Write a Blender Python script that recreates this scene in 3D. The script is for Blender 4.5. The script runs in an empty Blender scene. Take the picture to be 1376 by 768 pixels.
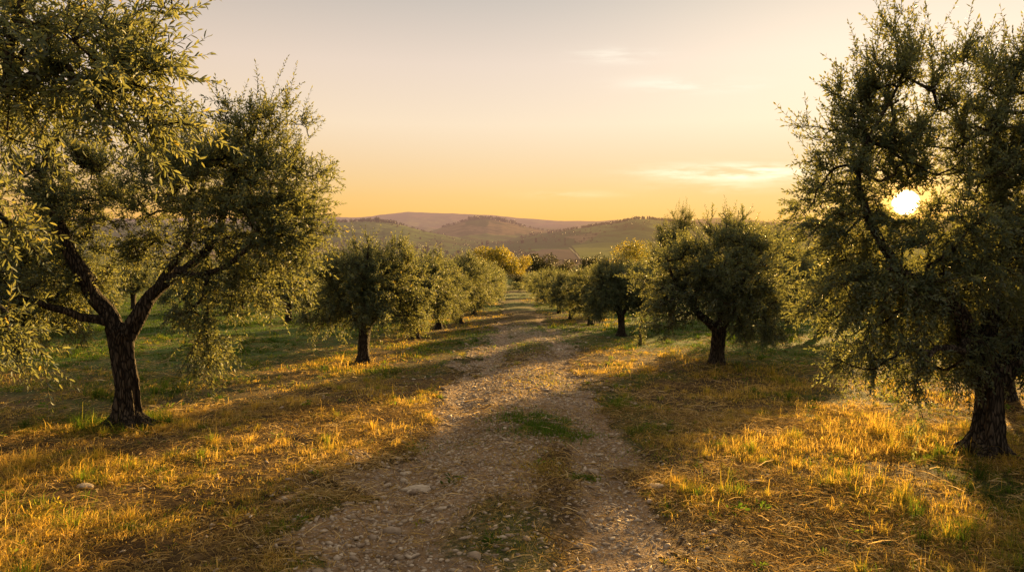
import bpy, math, numpy as np
from mathutils import Vector
PI = math.pi
scene = bpy.context.scene
COL = scene.collection
RNG = np.random.default_rng(11)

# ------------------------------------------------------------------ noise
def _hash(ix, iy, seed):
    h = (ix.astype(np.int64) * 374761393 + iy.astype(np.int64) * 668265263 + seed * 1442695041) & 0xFFFFFFFF
    h = ((h ^ (h >> 13)) * 1274126177) & 0xFFFFFFFF
    h = h ^ (h >> 16)
    return (h & 0xFFFFFF) / float(0xFFFFFF)
def vnoise(x, y, seed=0):
    x = np.asarray(x, float); y = np.asarray(y, float)
    ix = np.floor(x); iy = np.floor(y)
    fx = x - ix; fy = y - iy
    fx = fx * fx * (3 - 2 * fx); fy = fy * fy * (3 - 2 * fy)
    a = _hash(ix, iy, seed); b = _hash(ix + 1, iy, seed)
    c = _hash(ix, iy + 1, seed); d = _hash(ix + 1, iy + 1, seed)
    return (a * (1 - fx) + b * fx) * (1 - fy) + (c * (1 - fx) + d * fx) * fy
def fbm(x, y, seed=0, o=4):
    s = 0; a = .5; t = 0
    for i in range(o):
        s = s + a * vnoise(x * 2 ** i + 17.3 * i, y * 2 ** i - 9.1 * i, seed + i); t += a; a *= .5
    return s / t
def sstep(a, b, x):
    t = np.clip((x - a) / (b - a), 0, 1); return t * t * (3 - 2 * t)

# ------------------------------------------------------------------ mesh helper
def make_mesh(name, verts, polys, mats, midx=None, attrs=None, smooth=False):
    """polys: list of (K,n) index arrays; midx: list of material index per array"""
    me = bpy.data.meshes.new(name)
    verts = np.ascontiguousarray(verts, np.float32)
    me.vertices.add(len(verts)); me.vertices.foreach_set('co', verts.ravel())
    li = np.concatenate([p.ravel() for p in polys]).astype(np.int32)
    tot = np.concatenate([np.full(len(p), p.shape[1], np.int32) for p in polys])
    st = np.concatenate([[0], np.cumsum(tot)[:-1]]).astype(np.int32)
    me.loops.add(len(li)); me.loops.foreach_set('vertex_index', li)
    me.polygons.add(len(tot)); me.polygons.foreach_set('loop_start', st); me.polygons.foreach_set('loop_total', tot)
    if midx is not None:
        mi = np.concatenate([np.full(len(p), m, np.int32) for p, m in zip(polys, midx)])
        me.polygons.foreach_set('material_index', mi)
    me.update(calc_edges=True)
    if smooth is not False:
        if smooth is True: sm = np.ones(len(tot), bool)
        else: sm = np.concatenate([np.full(len(p), s, bool) for p, s in zip(polys, smooth)])
        me.polygons.foreach_set('use_smooth', sm)
    for m in mats: me.materials.append(m)
    for k, v in (attrs or {}).items():
        a = me.attributes.new(k, 'FLOAT', 'POINT'); a.data.foreach_set('value', np.ascontiguousarray(v, np.float32))
    return me
def link(name, me, parent=None, loc=(0, 0, 0), rz=0, sc=1):
    o = bpy.data.objects.new(name, me); COL.objects.link(o)
    o.location = loc; o.rotation_euler = (0, 0, rz); o.scale = (sc, sc, sc) if np.isscalar(sc) else sc
    if parent: o.parent = parent
    return o
def tag(o, label=None, cat=None, group=None, kind=None):
    if label: o['label'] = label
    if cat: o['category'] = cat
    if group: o['group'] = group
    if kind: o['kind'] = kind
    return o

# ------------------------------------------------------------------ camera numbers
F = 917.0; CX = 688.0; CY = 384.0; HZ = 305.0; CAMH = 1.8
PITCH = math.atan((CY - HZ) / F)
SLOPE = .0725
def ray(px, py):
    dx = (px - CX) / F; dy = (CY - py) / F
    c, s = math.cos(PITCH), math.sin(PITCH)
    return np.array([dx, c + dy * s, dy * c - s])       # y forward, z up
SUN = ray(1217, 272); SUN /= np.linalg.norm(SUN)
SUN_AZ = math.atan2(SUN[0], SUN[1]); SUN_EL = math.asin(SUN[2])
LAMP_EL = math.radians(6.6); LAMP_AZ = SUN_AZ

# ------------------------------------------------------------------ ground
def xc(y):
    return np.interp(y, [0, 4, 9, 17, 28, 45, 90, 160], [-.05, -.05, .08, .48, .42, .15, .1, .1])
def zbase(x, y):
    x = np.asarray(x, float); y = np.asarray(y, float)
    z = -SLOPE * y
    z = z + .10 * (fbm(x * .11, y * .11, 3, 2) - .5) * sstep(0, 12, y)
    z = z - .004 * np.clip(y - 100, 0, None)
    z = z + .006 * (np.clip(np.abs(x) - 12, 0, None)) ** 1.0 * np.sign(-x) * .6
    return z
def rutmask(x, y):
    w = (fbm(x * 1.7, y * .5, 21, 3) - .5) * .5
    u = x - xc(y) + w * .5
    r = np.maximum(np.exp(-((u + .80) / .34) ** 2), np.exp(-((u - .84) / .34) ** 2))
    return r
def pathmask(x, y):
    u = x - xc(y)
    e = np.abs(u) + (fbm(x * .9, y * .45, 22, 4) - .5) * 1.5 + (fbm(x * 3.2, y * 1.7, 24, 3) - .5) * 1.5
    half = np.interp(y, [0, 6, 14, 30, 60, 100], [1.45, 1.32, 1.15, 1.0, .9, .7])
    return 1 - sstep(half - .35, half + .3, e)
def bare(x, y):
    """how bare and gravelly the ground is"""
    p = pathmask(x, y); r = rutmask(x, y)
    cen = .75 * sstep(.34, .54, fbm(x * .8, y * .35, 23, 3))
    near = np.interp(y, [0, 7, 12, 30, 50, 90], [1.0, .92, .72, .42, .3, .1])
    return np.clip(p * np.maximum(r * 1.1, cen + .28 * (1 - sstep(5, 10, y))) * near, 0, 1)
def greenmask(x, y):
    g = sstep(.46, .66, fbm(x * .16 + 3, y * .10 + 8, 31, 3))
    patch = sstep(.60, .74, fbm(x * .7, y * .5, 32, 3))
    far = sstep(9, 24, y)
    g2 = np.clip(.12 * far + g * (.30 + .45 * far) + patch * .4, 0, 1)
    side = sstep(2.5, 6, np.abs(x)) * sstep(10, 16, y)
    return np.clip(g2 + .8 * side, 0, 1)
def zground(x, y):
    z = zbase(x, y)
    near = 1 - sstep(25, 60, y)
    z = z + (.035 * (fbm(x * 1.3, y * 1.3, 5, 3) - .5) + .036 * (fbm(x * 4.5, y * 4.5, 6, 2) - .5)) * (.3 + .7 * near)
    z = z - .05 * rutmask(x, y) * pathmask(x, y) * near + .03 * pathmask(x, y) * near * np.exp(-((x - xc(y)) / .5) ** 2)
    return z
def at(px, py):
    d = ray(px, py); t = 2.0
    for _ in range(200):
        p = d * t; g = float(zbase(p[0], p[1])); h = CAMH + p[2] - g
        if h < .002: break
        t += max(h * 4.0, .002)
    p = d * t
    return float(p[0]), float(p[1])

# ------------------------------------------------------------------ material helpers
def new_mat(name):
    m = bpy.data.materials.new(name); m.use_nodes = True
    nt = m.node_tree; nt.nodes.clear()
    return m, nt, nt.nodes, nt.links
def N(nodes, t, **kw):
    n = nodes.new(t)
    for k, v in kw.items(): setattr(n, k, v)
    return n
def attr(nodes, name):
    n = nodes.new('ShaderNodeAttribute'); n.attribute_name = name; return n.outputs['Fac']
def math_n(nodes, links, op, a, b=None, clamp=False):
    n = nodes.new('ShaderNodeMath'); n.operation = op; n.use_clamp = clamp
    for i, v in enumerate((a, b)):
        if v is None: continue
        if isinstance(v, (int, float)): n.inputs[i].default_value = v
        else: links.new(v, n.inputs[i])
    return n.outputs[0]
def mixc(nodes, links, f, a, b, mode='MIX'):
    n = nodes.new('ShaderNodeMix'); n.data_type = 'RGBA'; n.blend_type = mode
    for s, v in ((n.inputs[0], f), (n.inputs[6], a), (n.inputs[7], b)):
        if isinstance(v, (int, float)): s.default_value = v
        elif isinstance(v, tuple): s.default_value = (*v, 1)
        else: links.new(v, s)
    return n.outputs[2]
def noise(nodes, links, vec, scale, detail=4, rough=.55):
    n = nodes.new('ShaderNodeTexNoise'); n.inputs['Scale'].default_value = scale
    n.inputs['Detail'].default_value = detail; n.inputs['Roughness'].default_value = rough
    if vec is not None: links.new(vec, n.inputs['Vector'])
    return n.outputs['Fac']
def ramp(nodes, links, fac, stops, interp='LINEAR'):
    n = nodes.new('ShaderNodeValToRGB'); n.color_ramp.interpolation = interp
    el = n.color_ramp.elements
    while len(el) < len(stops): el.new(.5)
    for e, (p, c) in zip(el, stops):
        e.position = p; e.color = (*c, 1) if isinstance(c, tuple) else (c, c, c, 1)
    if fac is not None: links.new(fac, n.inputs[0])
    return n.outputs[0]
def smooth_fac(nodes, links, v, a, b):
    n = nodes.new('ShaderNodeMapRange'); n.interpolation_type = 'SMOOTHSTEP'
    n.inputs['From Min'].default_value = a; n.inputs['From Max'].default_value = b
    links.new(v, n.inputs['Value']); return n.outputs[0]

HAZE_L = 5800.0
def add_painted_haze(nodes, links, shader):
    """valley haze painted into the material as surface glow: grows with world distance from the grove"""
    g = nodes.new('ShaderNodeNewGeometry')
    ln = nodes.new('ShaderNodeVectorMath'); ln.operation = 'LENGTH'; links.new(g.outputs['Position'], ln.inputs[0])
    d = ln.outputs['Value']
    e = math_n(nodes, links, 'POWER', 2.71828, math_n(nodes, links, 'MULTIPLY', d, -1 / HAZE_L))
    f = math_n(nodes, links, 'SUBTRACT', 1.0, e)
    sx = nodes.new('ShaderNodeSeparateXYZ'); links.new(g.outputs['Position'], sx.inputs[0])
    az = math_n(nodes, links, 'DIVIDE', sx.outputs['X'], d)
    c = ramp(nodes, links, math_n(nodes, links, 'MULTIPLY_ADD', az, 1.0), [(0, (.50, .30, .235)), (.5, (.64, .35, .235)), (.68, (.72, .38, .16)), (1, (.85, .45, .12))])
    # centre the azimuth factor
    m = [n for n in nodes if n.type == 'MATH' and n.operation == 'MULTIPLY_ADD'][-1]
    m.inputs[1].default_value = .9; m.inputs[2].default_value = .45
    em = nodes.new('ShaderNodeEmission'); links.new(c, em.inputs['Color']); em.inputs['Strength'].default_value = .97  # haze painted as emission on the surface, warmer toward the sun
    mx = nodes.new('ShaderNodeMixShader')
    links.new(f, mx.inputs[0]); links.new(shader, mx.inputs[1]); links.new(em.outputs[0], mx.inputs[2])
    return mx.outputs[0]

def leaf_material(name, top, under, trans, tmix=.45, rough=.52, painted_haze=False):
    m, nt, nd, lk = new_mat(name)
    t = attr(nd, 'tint')
    geo = nd.new('ShaderNodeNewGeometry')
    base = mixc(nd, lk, geo.outputs['Backfacing'], top, under)
    var = ramp(nd, lk, t, [(0, (.55, .60, .55)), (.55, (1, 1, 1)), (.9, (1.35, 1.2, .9)), (1, (2.0, 1.45, .7))])
    base = mixc(nd, lk, 1.0, base, var, 'MULTIPLY')
    bs = nd.new('ShaderNodeBsdfPrincipled'); lk.new(base, bs.inputs['Base Color'])
    bs.inputs['Roughness'].default_value = rough; bs.inputs['Specular IOR Level'].default_value = .3
    tr = nd.new('ShaderNodeBsdfTranslucent')
    lk.new(mixc(nd, lk, 1.0, trans, var, 'MULTIPLY'), tr.inputs['Color'])
    mx = nd.new('ShaderNodeMixShader'); mx.inputs[0].default_value = tmix
    lk.new(bs.outputs[0], mx.inputs[1]); lk.new(tr.outputs[0], mx.inputs[2])
    out = mx.outputs[0]
    if painted_haze: out = add_painted_haze(nd, lk, out)
    o = nd.new('ShaderNodeOutputMaterial'); lk.new(out, o.inputs['Surface'])
    return m
M_LEAF = leaf_material('olive_leaf', (.055, .092, .058), (.138, .178, .145), (.30, .30, .085))
M_LEAF_YELLOW = leaf_material('autumn_leaf', (.16, .15, .025), (.18, .16, .04), (.42, .34, .04))
M_LEAF_DARK = leaf_material('dark_leaf', (.045, .05, .02), (.06, .065, .03), (.10, .09, .02), .3)
M_FAR = leaf_material('far_foliage', (.035, .038, .018), (.035, .038, .018), (.06, .055, .015), .3, painted_haze=True)

def bark_material(name, dark, light, scale=18):
    m, nt, nd, lk = new_mat(name)
    tc = nd.new('ShaderNodeTexCoord')
    mp = nd.new('ShaderNodeMapping'); mp.inputs['Scale'].default_value = (1, 1, .22); lk.new(tc.outputs['Object'], mp.inputs[0])
    n1 = noise(nd, lk, mp.outputs[0], scale, 6, .65)
    n2 = noise(nd, lk, tc.outputs['Object'], 5, 3)
    c = ramp(nd, lk, n1, [(.3, dark), (.62, light)])
    c = mixc(nd, lk, n2, c, tuple(.6 * v for v in dark))
    v = nd.new('ShaderNodeTexVoronoi'); v.feature = 'DISTANCE_TO_EDGE'; v.inputs['Scale'].default_value = scale * .9
    wv = nd.new('ShaderNodeVectorMath'); wv.operation = 'ADD'; lk.new(mp.outputs[0], wv.inputs[0])
    nn = nd.new('ShaderNodeTexNoise'); nn.inputs['Scale'].default_value = 9; lk.new(mp.outputs[0], nn.inputs['Vector'])
    sc = nd.new('ShaderNodeVectorMath'); sc.operation = 'SCALE'; sc.inputs['Scale'].default_value = .08
    lk.new(nn.outputs['Color'], sc.inputs[0]); lk.new(sc.outputs[0], wv.inputs[1]); lk.new(wv.outputs[0], v.inputs['Vector'])
    crack = smooth_fac(nd, lk, v.outputs['Distance'], 0, .22)
    c = mixc(nd, lk, crack, tuple(.35 * q for q in dark), c)
    h = math_n(nd, lk, 'ADD', n1, math_n(nd, lk, 'MULTIPLY', crack, .8))
    b = nd.new('ShaderNodeBump'); b.inputs['Strength'].default_value = 1.0; b.inputs['Distance'].default_value = .03; lk.new(h, b.inputs['Height'])
    bs = nd.new('ShaderNodeBsdfPrincipled'); lk.new(c, bs.inputs['Base Color']); bs.inputs['Roughness'].default_value = .9
    bs.inputs['Specular IOR Level'].default_value = .2
    lk.new(b.outputs[0], bs.inputs['Normal'])
    o = nd.new('ShaderNodeOutputMaterial'); lk.new(bs.outputs[0], o.inputs['Surface'])
    return m
M_BARK = bark_material('olive_bark', (.04, .031, .023), (.20, .158, .118), 34)
M_TWIG = bark_material('twig_bark', (.07, .05, .03), (.18, .14, .085), 30)

# ------------------------------------------------------------------ tree building
LEAF4 = (np.array([[0, 0, 0], [.45, -.5, .0], [1, 0, -.04], [.45, .5, .0]]), [np.array([[0, 1, 2], [0, 2, 3]])])
LEAF6 = (np.array([[0, 0, 0], [.28, -.42, .05], [.68, -.40, .02], [1, 0, -.10], [.68, .40, .02], [.28, .42, .05], [.3, 0, -.02], [.68, 0, -.05]]),
         [np.array([[0, 1, 6], [0, 6, 5], [7, 2, 3], [7, 3, 4]]), np.array([[1, 2, 7, 6], [6, 7, 4, 5]])])
def nrm(v): return v / np.maximum(np.linalg.norm(v, axis=-1, keepdims=True), 1e-9)
def leaves_geo(pos, axis, normal, L, W, tmpl, tint):
    T, faces = tmpl
    a = nrm(axis); n = nrm(normal - a * np.sum(normal * a, -1, keepdims=True)); b = np.cross(n, a)
    V = pos[:, None, :] + T[None, :, 0:1] * (L[:, None, None] * a[:, None, :]) + T[None, :, 1:2] * (W[:, None, None] * b[:, None, :]) \
        + T[None, :, 2:3] * (L[:, None, None] * n[:, None, :])
    k = len(T); off = (np.arange(len(pos)) * k)[:, None, None]
    P = [(f[None] + off).reshape(-1, f.shape[1]) for f in faces]
    return V.reshape(-1, 3), P, np.repeat(tint, k)
def frusta(p0, p1, r0, r1, sides=5):
    d = nrm(p1 - p0); ref = np.where(np.abs(d[:, 2:3]) < .9, np.array([[0, 0, 1.]]), np.array([[1., 0, 0]]))
    u = nrm(np.cross(d, ref)); v = np.cross(d, u)
    th = np.arange(sides) * 2 * PI / sides
    ring = np.cos(th)[None, :, None] * u[:, None, :] + np.sin(th)[None, :, None] * v[:, None, :]
    A = p0[:, None] + ring * r0[:, None, None]; B = p1[:, None] + ring * r1[:, None, None]
    V = np.concatenate([A, B], 1).reshape(-1, 3)
    i = np.arange(sides); j = (i + 1) % sides
    q = np.stack([i, j, j + sides, i + sides], 1)
    return V, (q[None] + (np.arange(len(p0)) * 2 * sides)[:, None, None]).reshape(-1, 4)
def smooth_line(pts, step):
    pts = np.asarray(pts, float)
    n = len(pts); P = np.vstack([2 * pts[0] - pts[1], pts, 2 * pts[-1] - pts[-2]])
    out = []
    for i in range(1, n):
        p0, p1, p2, p3 = P[i - 1], P[i], P[i + 1], P[i + 2]
        k = max(2, int(np.linalg.norm(p2[:3] - p1[:3]) / step))
        for t in np.arange(k) / k:
            out.append(.5 * ((2 * p1) + (p2 - p0) * t + (2 * p0 - 5 * p1 + 4 * p2 - p3) * t ** 2 + (3 * p1 - p0 - 3 * p2 + p3) * t ** 3))
    out.append(pts[-1]); return np.array(out)
def tube(line, rad, sides, seed, gnarl=.16, flare=0, roots=0):
    """swept tube with a lumpy, fluted section"""
    n = len(line); t = nrm(np.gradient(line, axis=0))
    u = np.zeros_like(line); cur = np.array([1., 0, 0])
    for i in range(n):
        cur = cur - t[i] * cur.dot(t[i]); cur /= np.linalg.norm(cur); u[i] = cur
    v = np.cross(t, u)
    th = np.arange(sides) * 2 * PI / sides
    s = np.concatenate([[0], np.cumsum(np.linalg.norm(np.diff(line, axis=0), axis=1))])
    TH, S = np.meshgrid(th, s)
    c1 = np.cos(TH); s1 = np.sin(TH)
    g = (fbm(c1 * 1.6 + 5 + S * .6, s1 * 1.6 + S * 1.0, seed, 3) - .5) * 2 * gnarl * 2
    g += gnarl * .35 * np.sin(4 * TH + 2.2 * np.sin(S * 2) + seed) + gnarl * .25 * np.sin(9 * TH + 3 * S)
    g += (fbm(c1 * 5 + S * 2, s1 * 5 + S * 5, seed + 9, 2) - .5) * gnarl * 1.1
    R = rad[:, None] * (1 + g)
    if flare:
        R = R * (1 + .10 * np.sin(3 * TH + 1.7 * S + seed) + .06 * np.sin(5 * TH - 2.4 * S))
        fl = np.exp(-np.maximum(S - .08, 0) / .13) * flare * .8
        R = R * (1 + fl * (1 + .75 * np.sin(roots * TH + seed * 1.3 + .6 * np.sin(2 * TH))))
    V = line[:, None] + R[..., None] * (np.cos(TH)[..., None] * u[:, None] + np.sin(TH)[..., None] * v[:, None])
    idx = np.arange(n * sides).reshape(n, sides)
    q = np.stack([idx[:-1], np.roll(idx[:-1], -1, 1), np.roll(idx[1:], -1, 1), idx[1:]], -1).reshape(-1, 4)
    return V.reshape(-1, 3), q

def grow(seed, trunk, limbs, lobes, ncl, ntw, twlen, leafL, leafW, gap, tmpl=LEAF4, up=.5, droop=.35, clear=None,
         shell=2.4, trunk_sides=28, gnarl=.16, flare=.55, tints=(.0, .75), branch_sides=5, jitter=.18, thick=1.0, shoots=0, shootlen=.6):
    """trunk / limbs: (x,y,z,r) polylines; lobes: (cx,cy,cz,rx,ry,rz,weight). Returns (trunk mesh, crown mesh)."""
    rg = np.random.default_rng(seed)
    TV, TQ = [], []; off = 0
    tr = smooth_line(trunk, .05)
    V, q = tube(tr[:, :3], tr[:, 3], trunk_sides, seed, gnarl, flare, 5); TV.append(V); TQ.append(q + off); off += len(V)
    if trunk_sides > 50:                                    # surface roots gripping the soil
        for a in np.linspace(0, 2 * PI, 7)[:-1] + rg.normal(size=6) * .25:
            ca, sa = math.cos(a), math.sin(a); q_ = rg.uniform(.32, .55); b0 = trunk[1]
            rl = smooth_line([(b0[0] + .05 * ca, b0[1] + .05 * sa, .26, .075), (b0[0] + .15 * ca, b0[1] + .15 * sa, .12, .07), (b0[0] + .27 * ca, b0[1] + .27 * sa, .045, .055),
                              (b0[0] + q_ * ca - .05 * sa, b0[1] + q_ * sa + .05 * ca, -.01, .035), (b0[0] + (q_ + .2) * ca, b0[1] + (q_ + .2) * sa, -.07, .02)], .03)
            V, q = tube(rl[:, :3], rl[:, 3], 12, seed + int(a * 10), .2); TV.append(V); TQ.append(q + off); off += len(V)
    nodes = []; par = []; fixed = []
    def add_poly(pl, parent):
        for p in pl:
            nodes.append(p[:3]); par.append(parent); fixed.append(p[3]); parent = len(nodes) - 1
    add_poly(smooth_line(trunk, .12), -1)
    for L in limbs:
        sl = smooth_line(L, .07)
        k = len(sl); w = np.linspace(0, 1, k)[:, None]
        wob = np.stack([fbm(np.linspace(0, 4, k) + 7 * c, np.zeros(k) + seed, seed + 50 + c, 2) - .5 for c in range(3)], 1)
        sl[:, :3] += wob * .16 * np.minimum(w * 4, 1)
        V, q = tube(sl[:, :3], sl[:, 3], 14, seed + len(TV), gnarl * .9); TV.append(V); TQ.append(q + off); off += len(V)
        nd_ = np.array(nodes); p0 = int(np.argmin(np.linalg.norm(nd_ - sl[0, :3], axis=1)))
        add_poly(sl[::2], p0)
    nlimb = len(nodes)
    lob = np.array(lobes, float)
    w = lob[:, 3] * lob[:, 4] * lob[:, 5] * (lob[:, 6] if lob.shape[1] > 6 else 1); w = w ** .8; w /= w.sum()
    li = rg.choice(len(lob), ncl, p=w)
    d = nrm(rg.normal(size=(ncl, 3))); rr = rg.random(ncl) ** (1 / shell)
    # lumpy envelope
    lump = .78 + .5 * fbm(d[:, 0] * 2.2 + 9 + li * 3.7, d[:, 1] * 2.2 + d[:, 2] * 2.2, seed + 3, 2)
    cl = lob[li, :3] + d * lob[li, 3:6] * (rr * lump)[:, None]
    keep = cl[:, 2] > .25
    if clear is not None:
        vv = cl - clear[0]; keep &= np.linalg.norm(vv - (vv @ clear[1])[:, None] * clear[1], axis=1) > .11
    keep = keep; cl = cl[keep]; li = li[keep]; d = d[keep]; rr = rr[keep]
    base = np.array(nodes)
    dist0 = np.array([np.min(np.linalg.norm(base - c, axis=1)) for c in cl])
    order = np.argsort(dist0)
    NB = np.zeros((len(nodes) + 14 * len(cl), 3)); NB[:len(nodes)] = base; nn = len(nodes)
    par = list(par); tips = []
    depth = np.zeros(len(NB)); depth[:nn] = 0
    forkz = trunk[-1][2] * .96
    for ci in order:
        c = cl[ci]
        dd = np.linalg.norm(NB[:nn] - c, axis=1) + .25 * depth[:nn] + np.where(NB[:nn, 2] < forkz, 3.0, 0)
        j = int(np.argmin(dd)); p = NB[j]; D = np.linalg.norm(c - p)
        pd = p - NB[par[j]] if par[j] >= 0 else np.array([0, 0, 1.]); pd = pd / max(np.linalg.norm(pd), 1e-6)
        k = min(12, max(2, int(D / .11)))
        ctrl = p + pd * D * .35 + np.array([0, 0, .10 * D]) + rg.normal(size=3) * D * .08
        pj = j
        for t in np.arange(1, k + 1) / k:
            NB[nn] = (1 - t) ** 2 * p + 2 * t * (1 - t) * ctrl + t * t * c + (rg.normal(size=3) * .012 if t < 1 else 0)
            par.append(pj); depth[nn] = depth[pj] + D / k; pj = nn; nn += 1
        tips.append((ci, pj))
    NB = NB[:nn]; par = np.array(par)
    cnt = np.zeros(nn)
    for ci, j in tips: cnt[j] += 1
    for j in range(nn - 1, -1, -1):
        if par[j] >= 0: cnt[par[j]] += cnt[j]
    R = .0042 * np.maximum(cnt, .7) ** .46 * thick
    for j in range(nlimb): R[j] = max(R[j] * 0 + fixed[j] * .9, .004)
    R[nlimb:] = np.minimum(R[nlimb:], np.maximum(R[par[nlimb:]] , .004))
    e = np.arange(nlimb, nn); pe = par[e]
    big = R[e] > .011
    if big.any():
        V, q = frusta(NB[pe[big]], NB[e[big]], np.minimum(R[pe[big]], R[e[big]] * 1.5), R[e[big]], 7); TV.append(V); TQ.append(q + off); off += len(V)
    tm = make_mesh('trunk', np.vstack(TV), [np.vstack(TQ)], [M_BARK], smooth=True)
    # ---- twigs and leaves
    CV, CP, CM, CT = [], [], [], []; coff = 0
    sm = ~big
    V, q = frusta(NB[pe[sm]], NB[e[sm]], np.minimum(R[pe[sm]], R[e[sm]] * 1.4), R[e[sm]], 4)
    CV.append(V); CP.append(q); CM.append(1); CT.append(np.zeros(len(V))); coff = len(V)
    tj = np.array([j for _, j in tips]); tc = np.array([c for c, _ in tips])
    # extra twig sites back along the last bit of each branch
    site = np.concatenate([tj, par[tj], par[par[tj]]]); sc_ = np.concatenate([tc, tc, tc])
    ok = site >= nlimb * 0; site = site[ok]; sc_ = sc_[ok]
    reps = rg.integers(0, len(site), int(len(tj) * ntw))
    S = NB[site[reps]] + rg.normal(size=(len(reps), 3)) * .02; C_ = sc_[reps]
    lobc = lob[li[C_]]
    outd = nrm((S - lobc[:, :3]) / lobc[:, 3:6] + rg.normal(size=S.shape) * .15)
    ctr = np.average(lob[:, :3], axis=0, weights=w); oute = nrm(S - ctr)
    rel = (S[:, 2] - ctr[2]) / max(1e-3, lob[:, 2].max() - ctr[2] + .3)
    dirv = outd * .55 + oute * .45 + rg.normal(size=S.shape) * .62
    dirv[:, 2] += np.clip(rel, 0, 1.2) * up - np.clip(-rel, 0, 1.2) * droop + .05
    dirv = nrm(dirv)
    TL = twlen * rg.uniform(.55, 1.35, len(S))
    if shoots:
        top = np.argsort(-(NB[tj][:, 2] + .5 * (oute[0, 2] * 0) + rg.normal(size=len(tj)) * .75))[:shoots]
        Ss = NB[tj[top]]; ds = nrm(np.stack([rg.normal(size=len(top)) * .22 + .12 * nrm(Ss - ctr)[:, 0], rg.normal(size=len(top)) * .22, np.ones(len(top))], 1))
        S = np.vstack([S, Ss]); dirv = np.vstack([dirv, ds]); TL = np.concatenate([TL, shootlen * rg.uniform(.5, 1.3, len(top))]); rel = np.concatenate([rel, np.ones(len(top))])
    bend = np.stack([np.zeros(len(S)), np.zeros(len(S)), np.where(rel > .1, .18 * up, -.45 * droop) - .12 * rg.random(len(S))], 1) + rg.normal(size=S.shape) * .12
    if clear is not None:                                   # thin spot in the crown
        c0, cd, cr = clear
        mid = S + dirv * (TL * .5)[:, None]; vv = mid - c0
        dl = np.linalg.norm(vv - (vv @ cd)[:, None] * cd, axis=1)
        kk = rg.random(len(S)) < sstep(cr * .55, cr * 1.9, dl) * 1.05
        S, dirv, TL, bend, rel = S[kk], dirv[kk], TL[kk], bend[kk], rel[kk]
    nseg = 3
    tt = np.linspace(0, 1, nseg + 1)
    pts = S[:, None] + dirv[:, None] * (TL[:, None] * tt)[..., None] + bend[:, None] * (TL[:, None] * tt ** 2)[..., None]
    p0 = pts[:, :-1].reshape(-1, 3); p1 = pts[:, 1:].reshape(-1, 3)
    r0 = np.tile(np.linspace(.0032, .0016, nseg), len(S)); r1 = np.tile(np.linspace(.0026, .0008, nseg), len(S))
    V, q = frusta(p0, p1, r0 * thick, r1 * thick, 3); CV.append(V); CP.append(q + coff); CM.append(1); CT.append(np.zeros(len(V))); coff += len(V)
    nl = np.maximum(3, (TL / gap).astype(int)); mx = nl.max()
    K = np.arange(mx)[None, :].repeat(len(S), 0); msk = K < nl[:, None]
    T = (K + .6 + .25 * rg.normal(size=K.shape)) / nl[:, None]; T = np.clip(T, .04, 1.0)
    ti, ki = np.nonzero(msk); T = T[ti, ki]
    P = S[ti] + dirv[ti] * (TL[ti] * T)[:, None] + bend[ti] * (TL[ti] * T ** 2)[:, None]
    tan = nrm(dirv[ti] + 2 * bend[ti] * T[:, None])
    ref = nrm(rg.normal(size=(len(S), 3)))[ti]; u = nrm(np.cross(tan, ref)); v = np.cross(tan, u)
    ph = (ki // 2 % 2) * (PI / 2) + (ki % 2) * PI + rg.normal(size=len(ki)) * .35
    side = np.cos(ph)[:, None] * u + np.sin(ph)[:, None] * v
    ang = np.where(T > .93, .15, np.clip(rg.normal(.82, .22, len(T)), .3, 1.4))
    ax = tan * np.cos(ang)[:, None] + side * np.sin(ang)[:, None]; ax[:, 2] -= .10
    nv = nrm(rg.normal(size=ax.shape) * .55 + tan * .9 + np.array([0, 0, .35]))
    LL = leafL * rg.uniform(.65, 1.25, len(T)) * (1 - .35 * T ** 3); WW = leafW * rg.uniform(.75, 1.2, len(T))
    twt = rg.uniform(tints[0], tints[1], len(S))[ti]
    tint = np.clip(twt * .75 + .25 * rg.random(len(T)) + (rg.random(len(T)) < .02) * .5, 0, 1)
    V, Pl, tn = leaves_geo(P, ax, nv, LL, WW, tmpl, tint)
    CV.append(V); CT.append(tn)
    for p in Pl: CP.append(p + coff); CM.append(0)
    cm = make_mesh('crown', np.vstack(CV), CP, [M_LEAF, M_TWIG], midx=CM, attrs={'tint': np.concatenate(CT)})
    print('tree', seed, 'leaves', len(P), 'twigs', len(S))
    return tm, cm

def put_tree(name, meshes, x, y, rz=0, sc=1.0, label='', cat='olive tree', group=None, sink=.03):
    e = bpy.data.objects.new(name, None); COL.objects.link(e)
    e.location = (x, y, float(zground(x, y)) - sink); e.rotation_euler = (0, 0, rz)
    e.scale = (sc, sc, sc) if np.isscalar(sc) else sc
    e.empty_display_size = .2
    tag(e, label, cat, group)
    link('trunk', meshes[0], e); link('crown', meshes[1], e)
    return e

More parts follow.
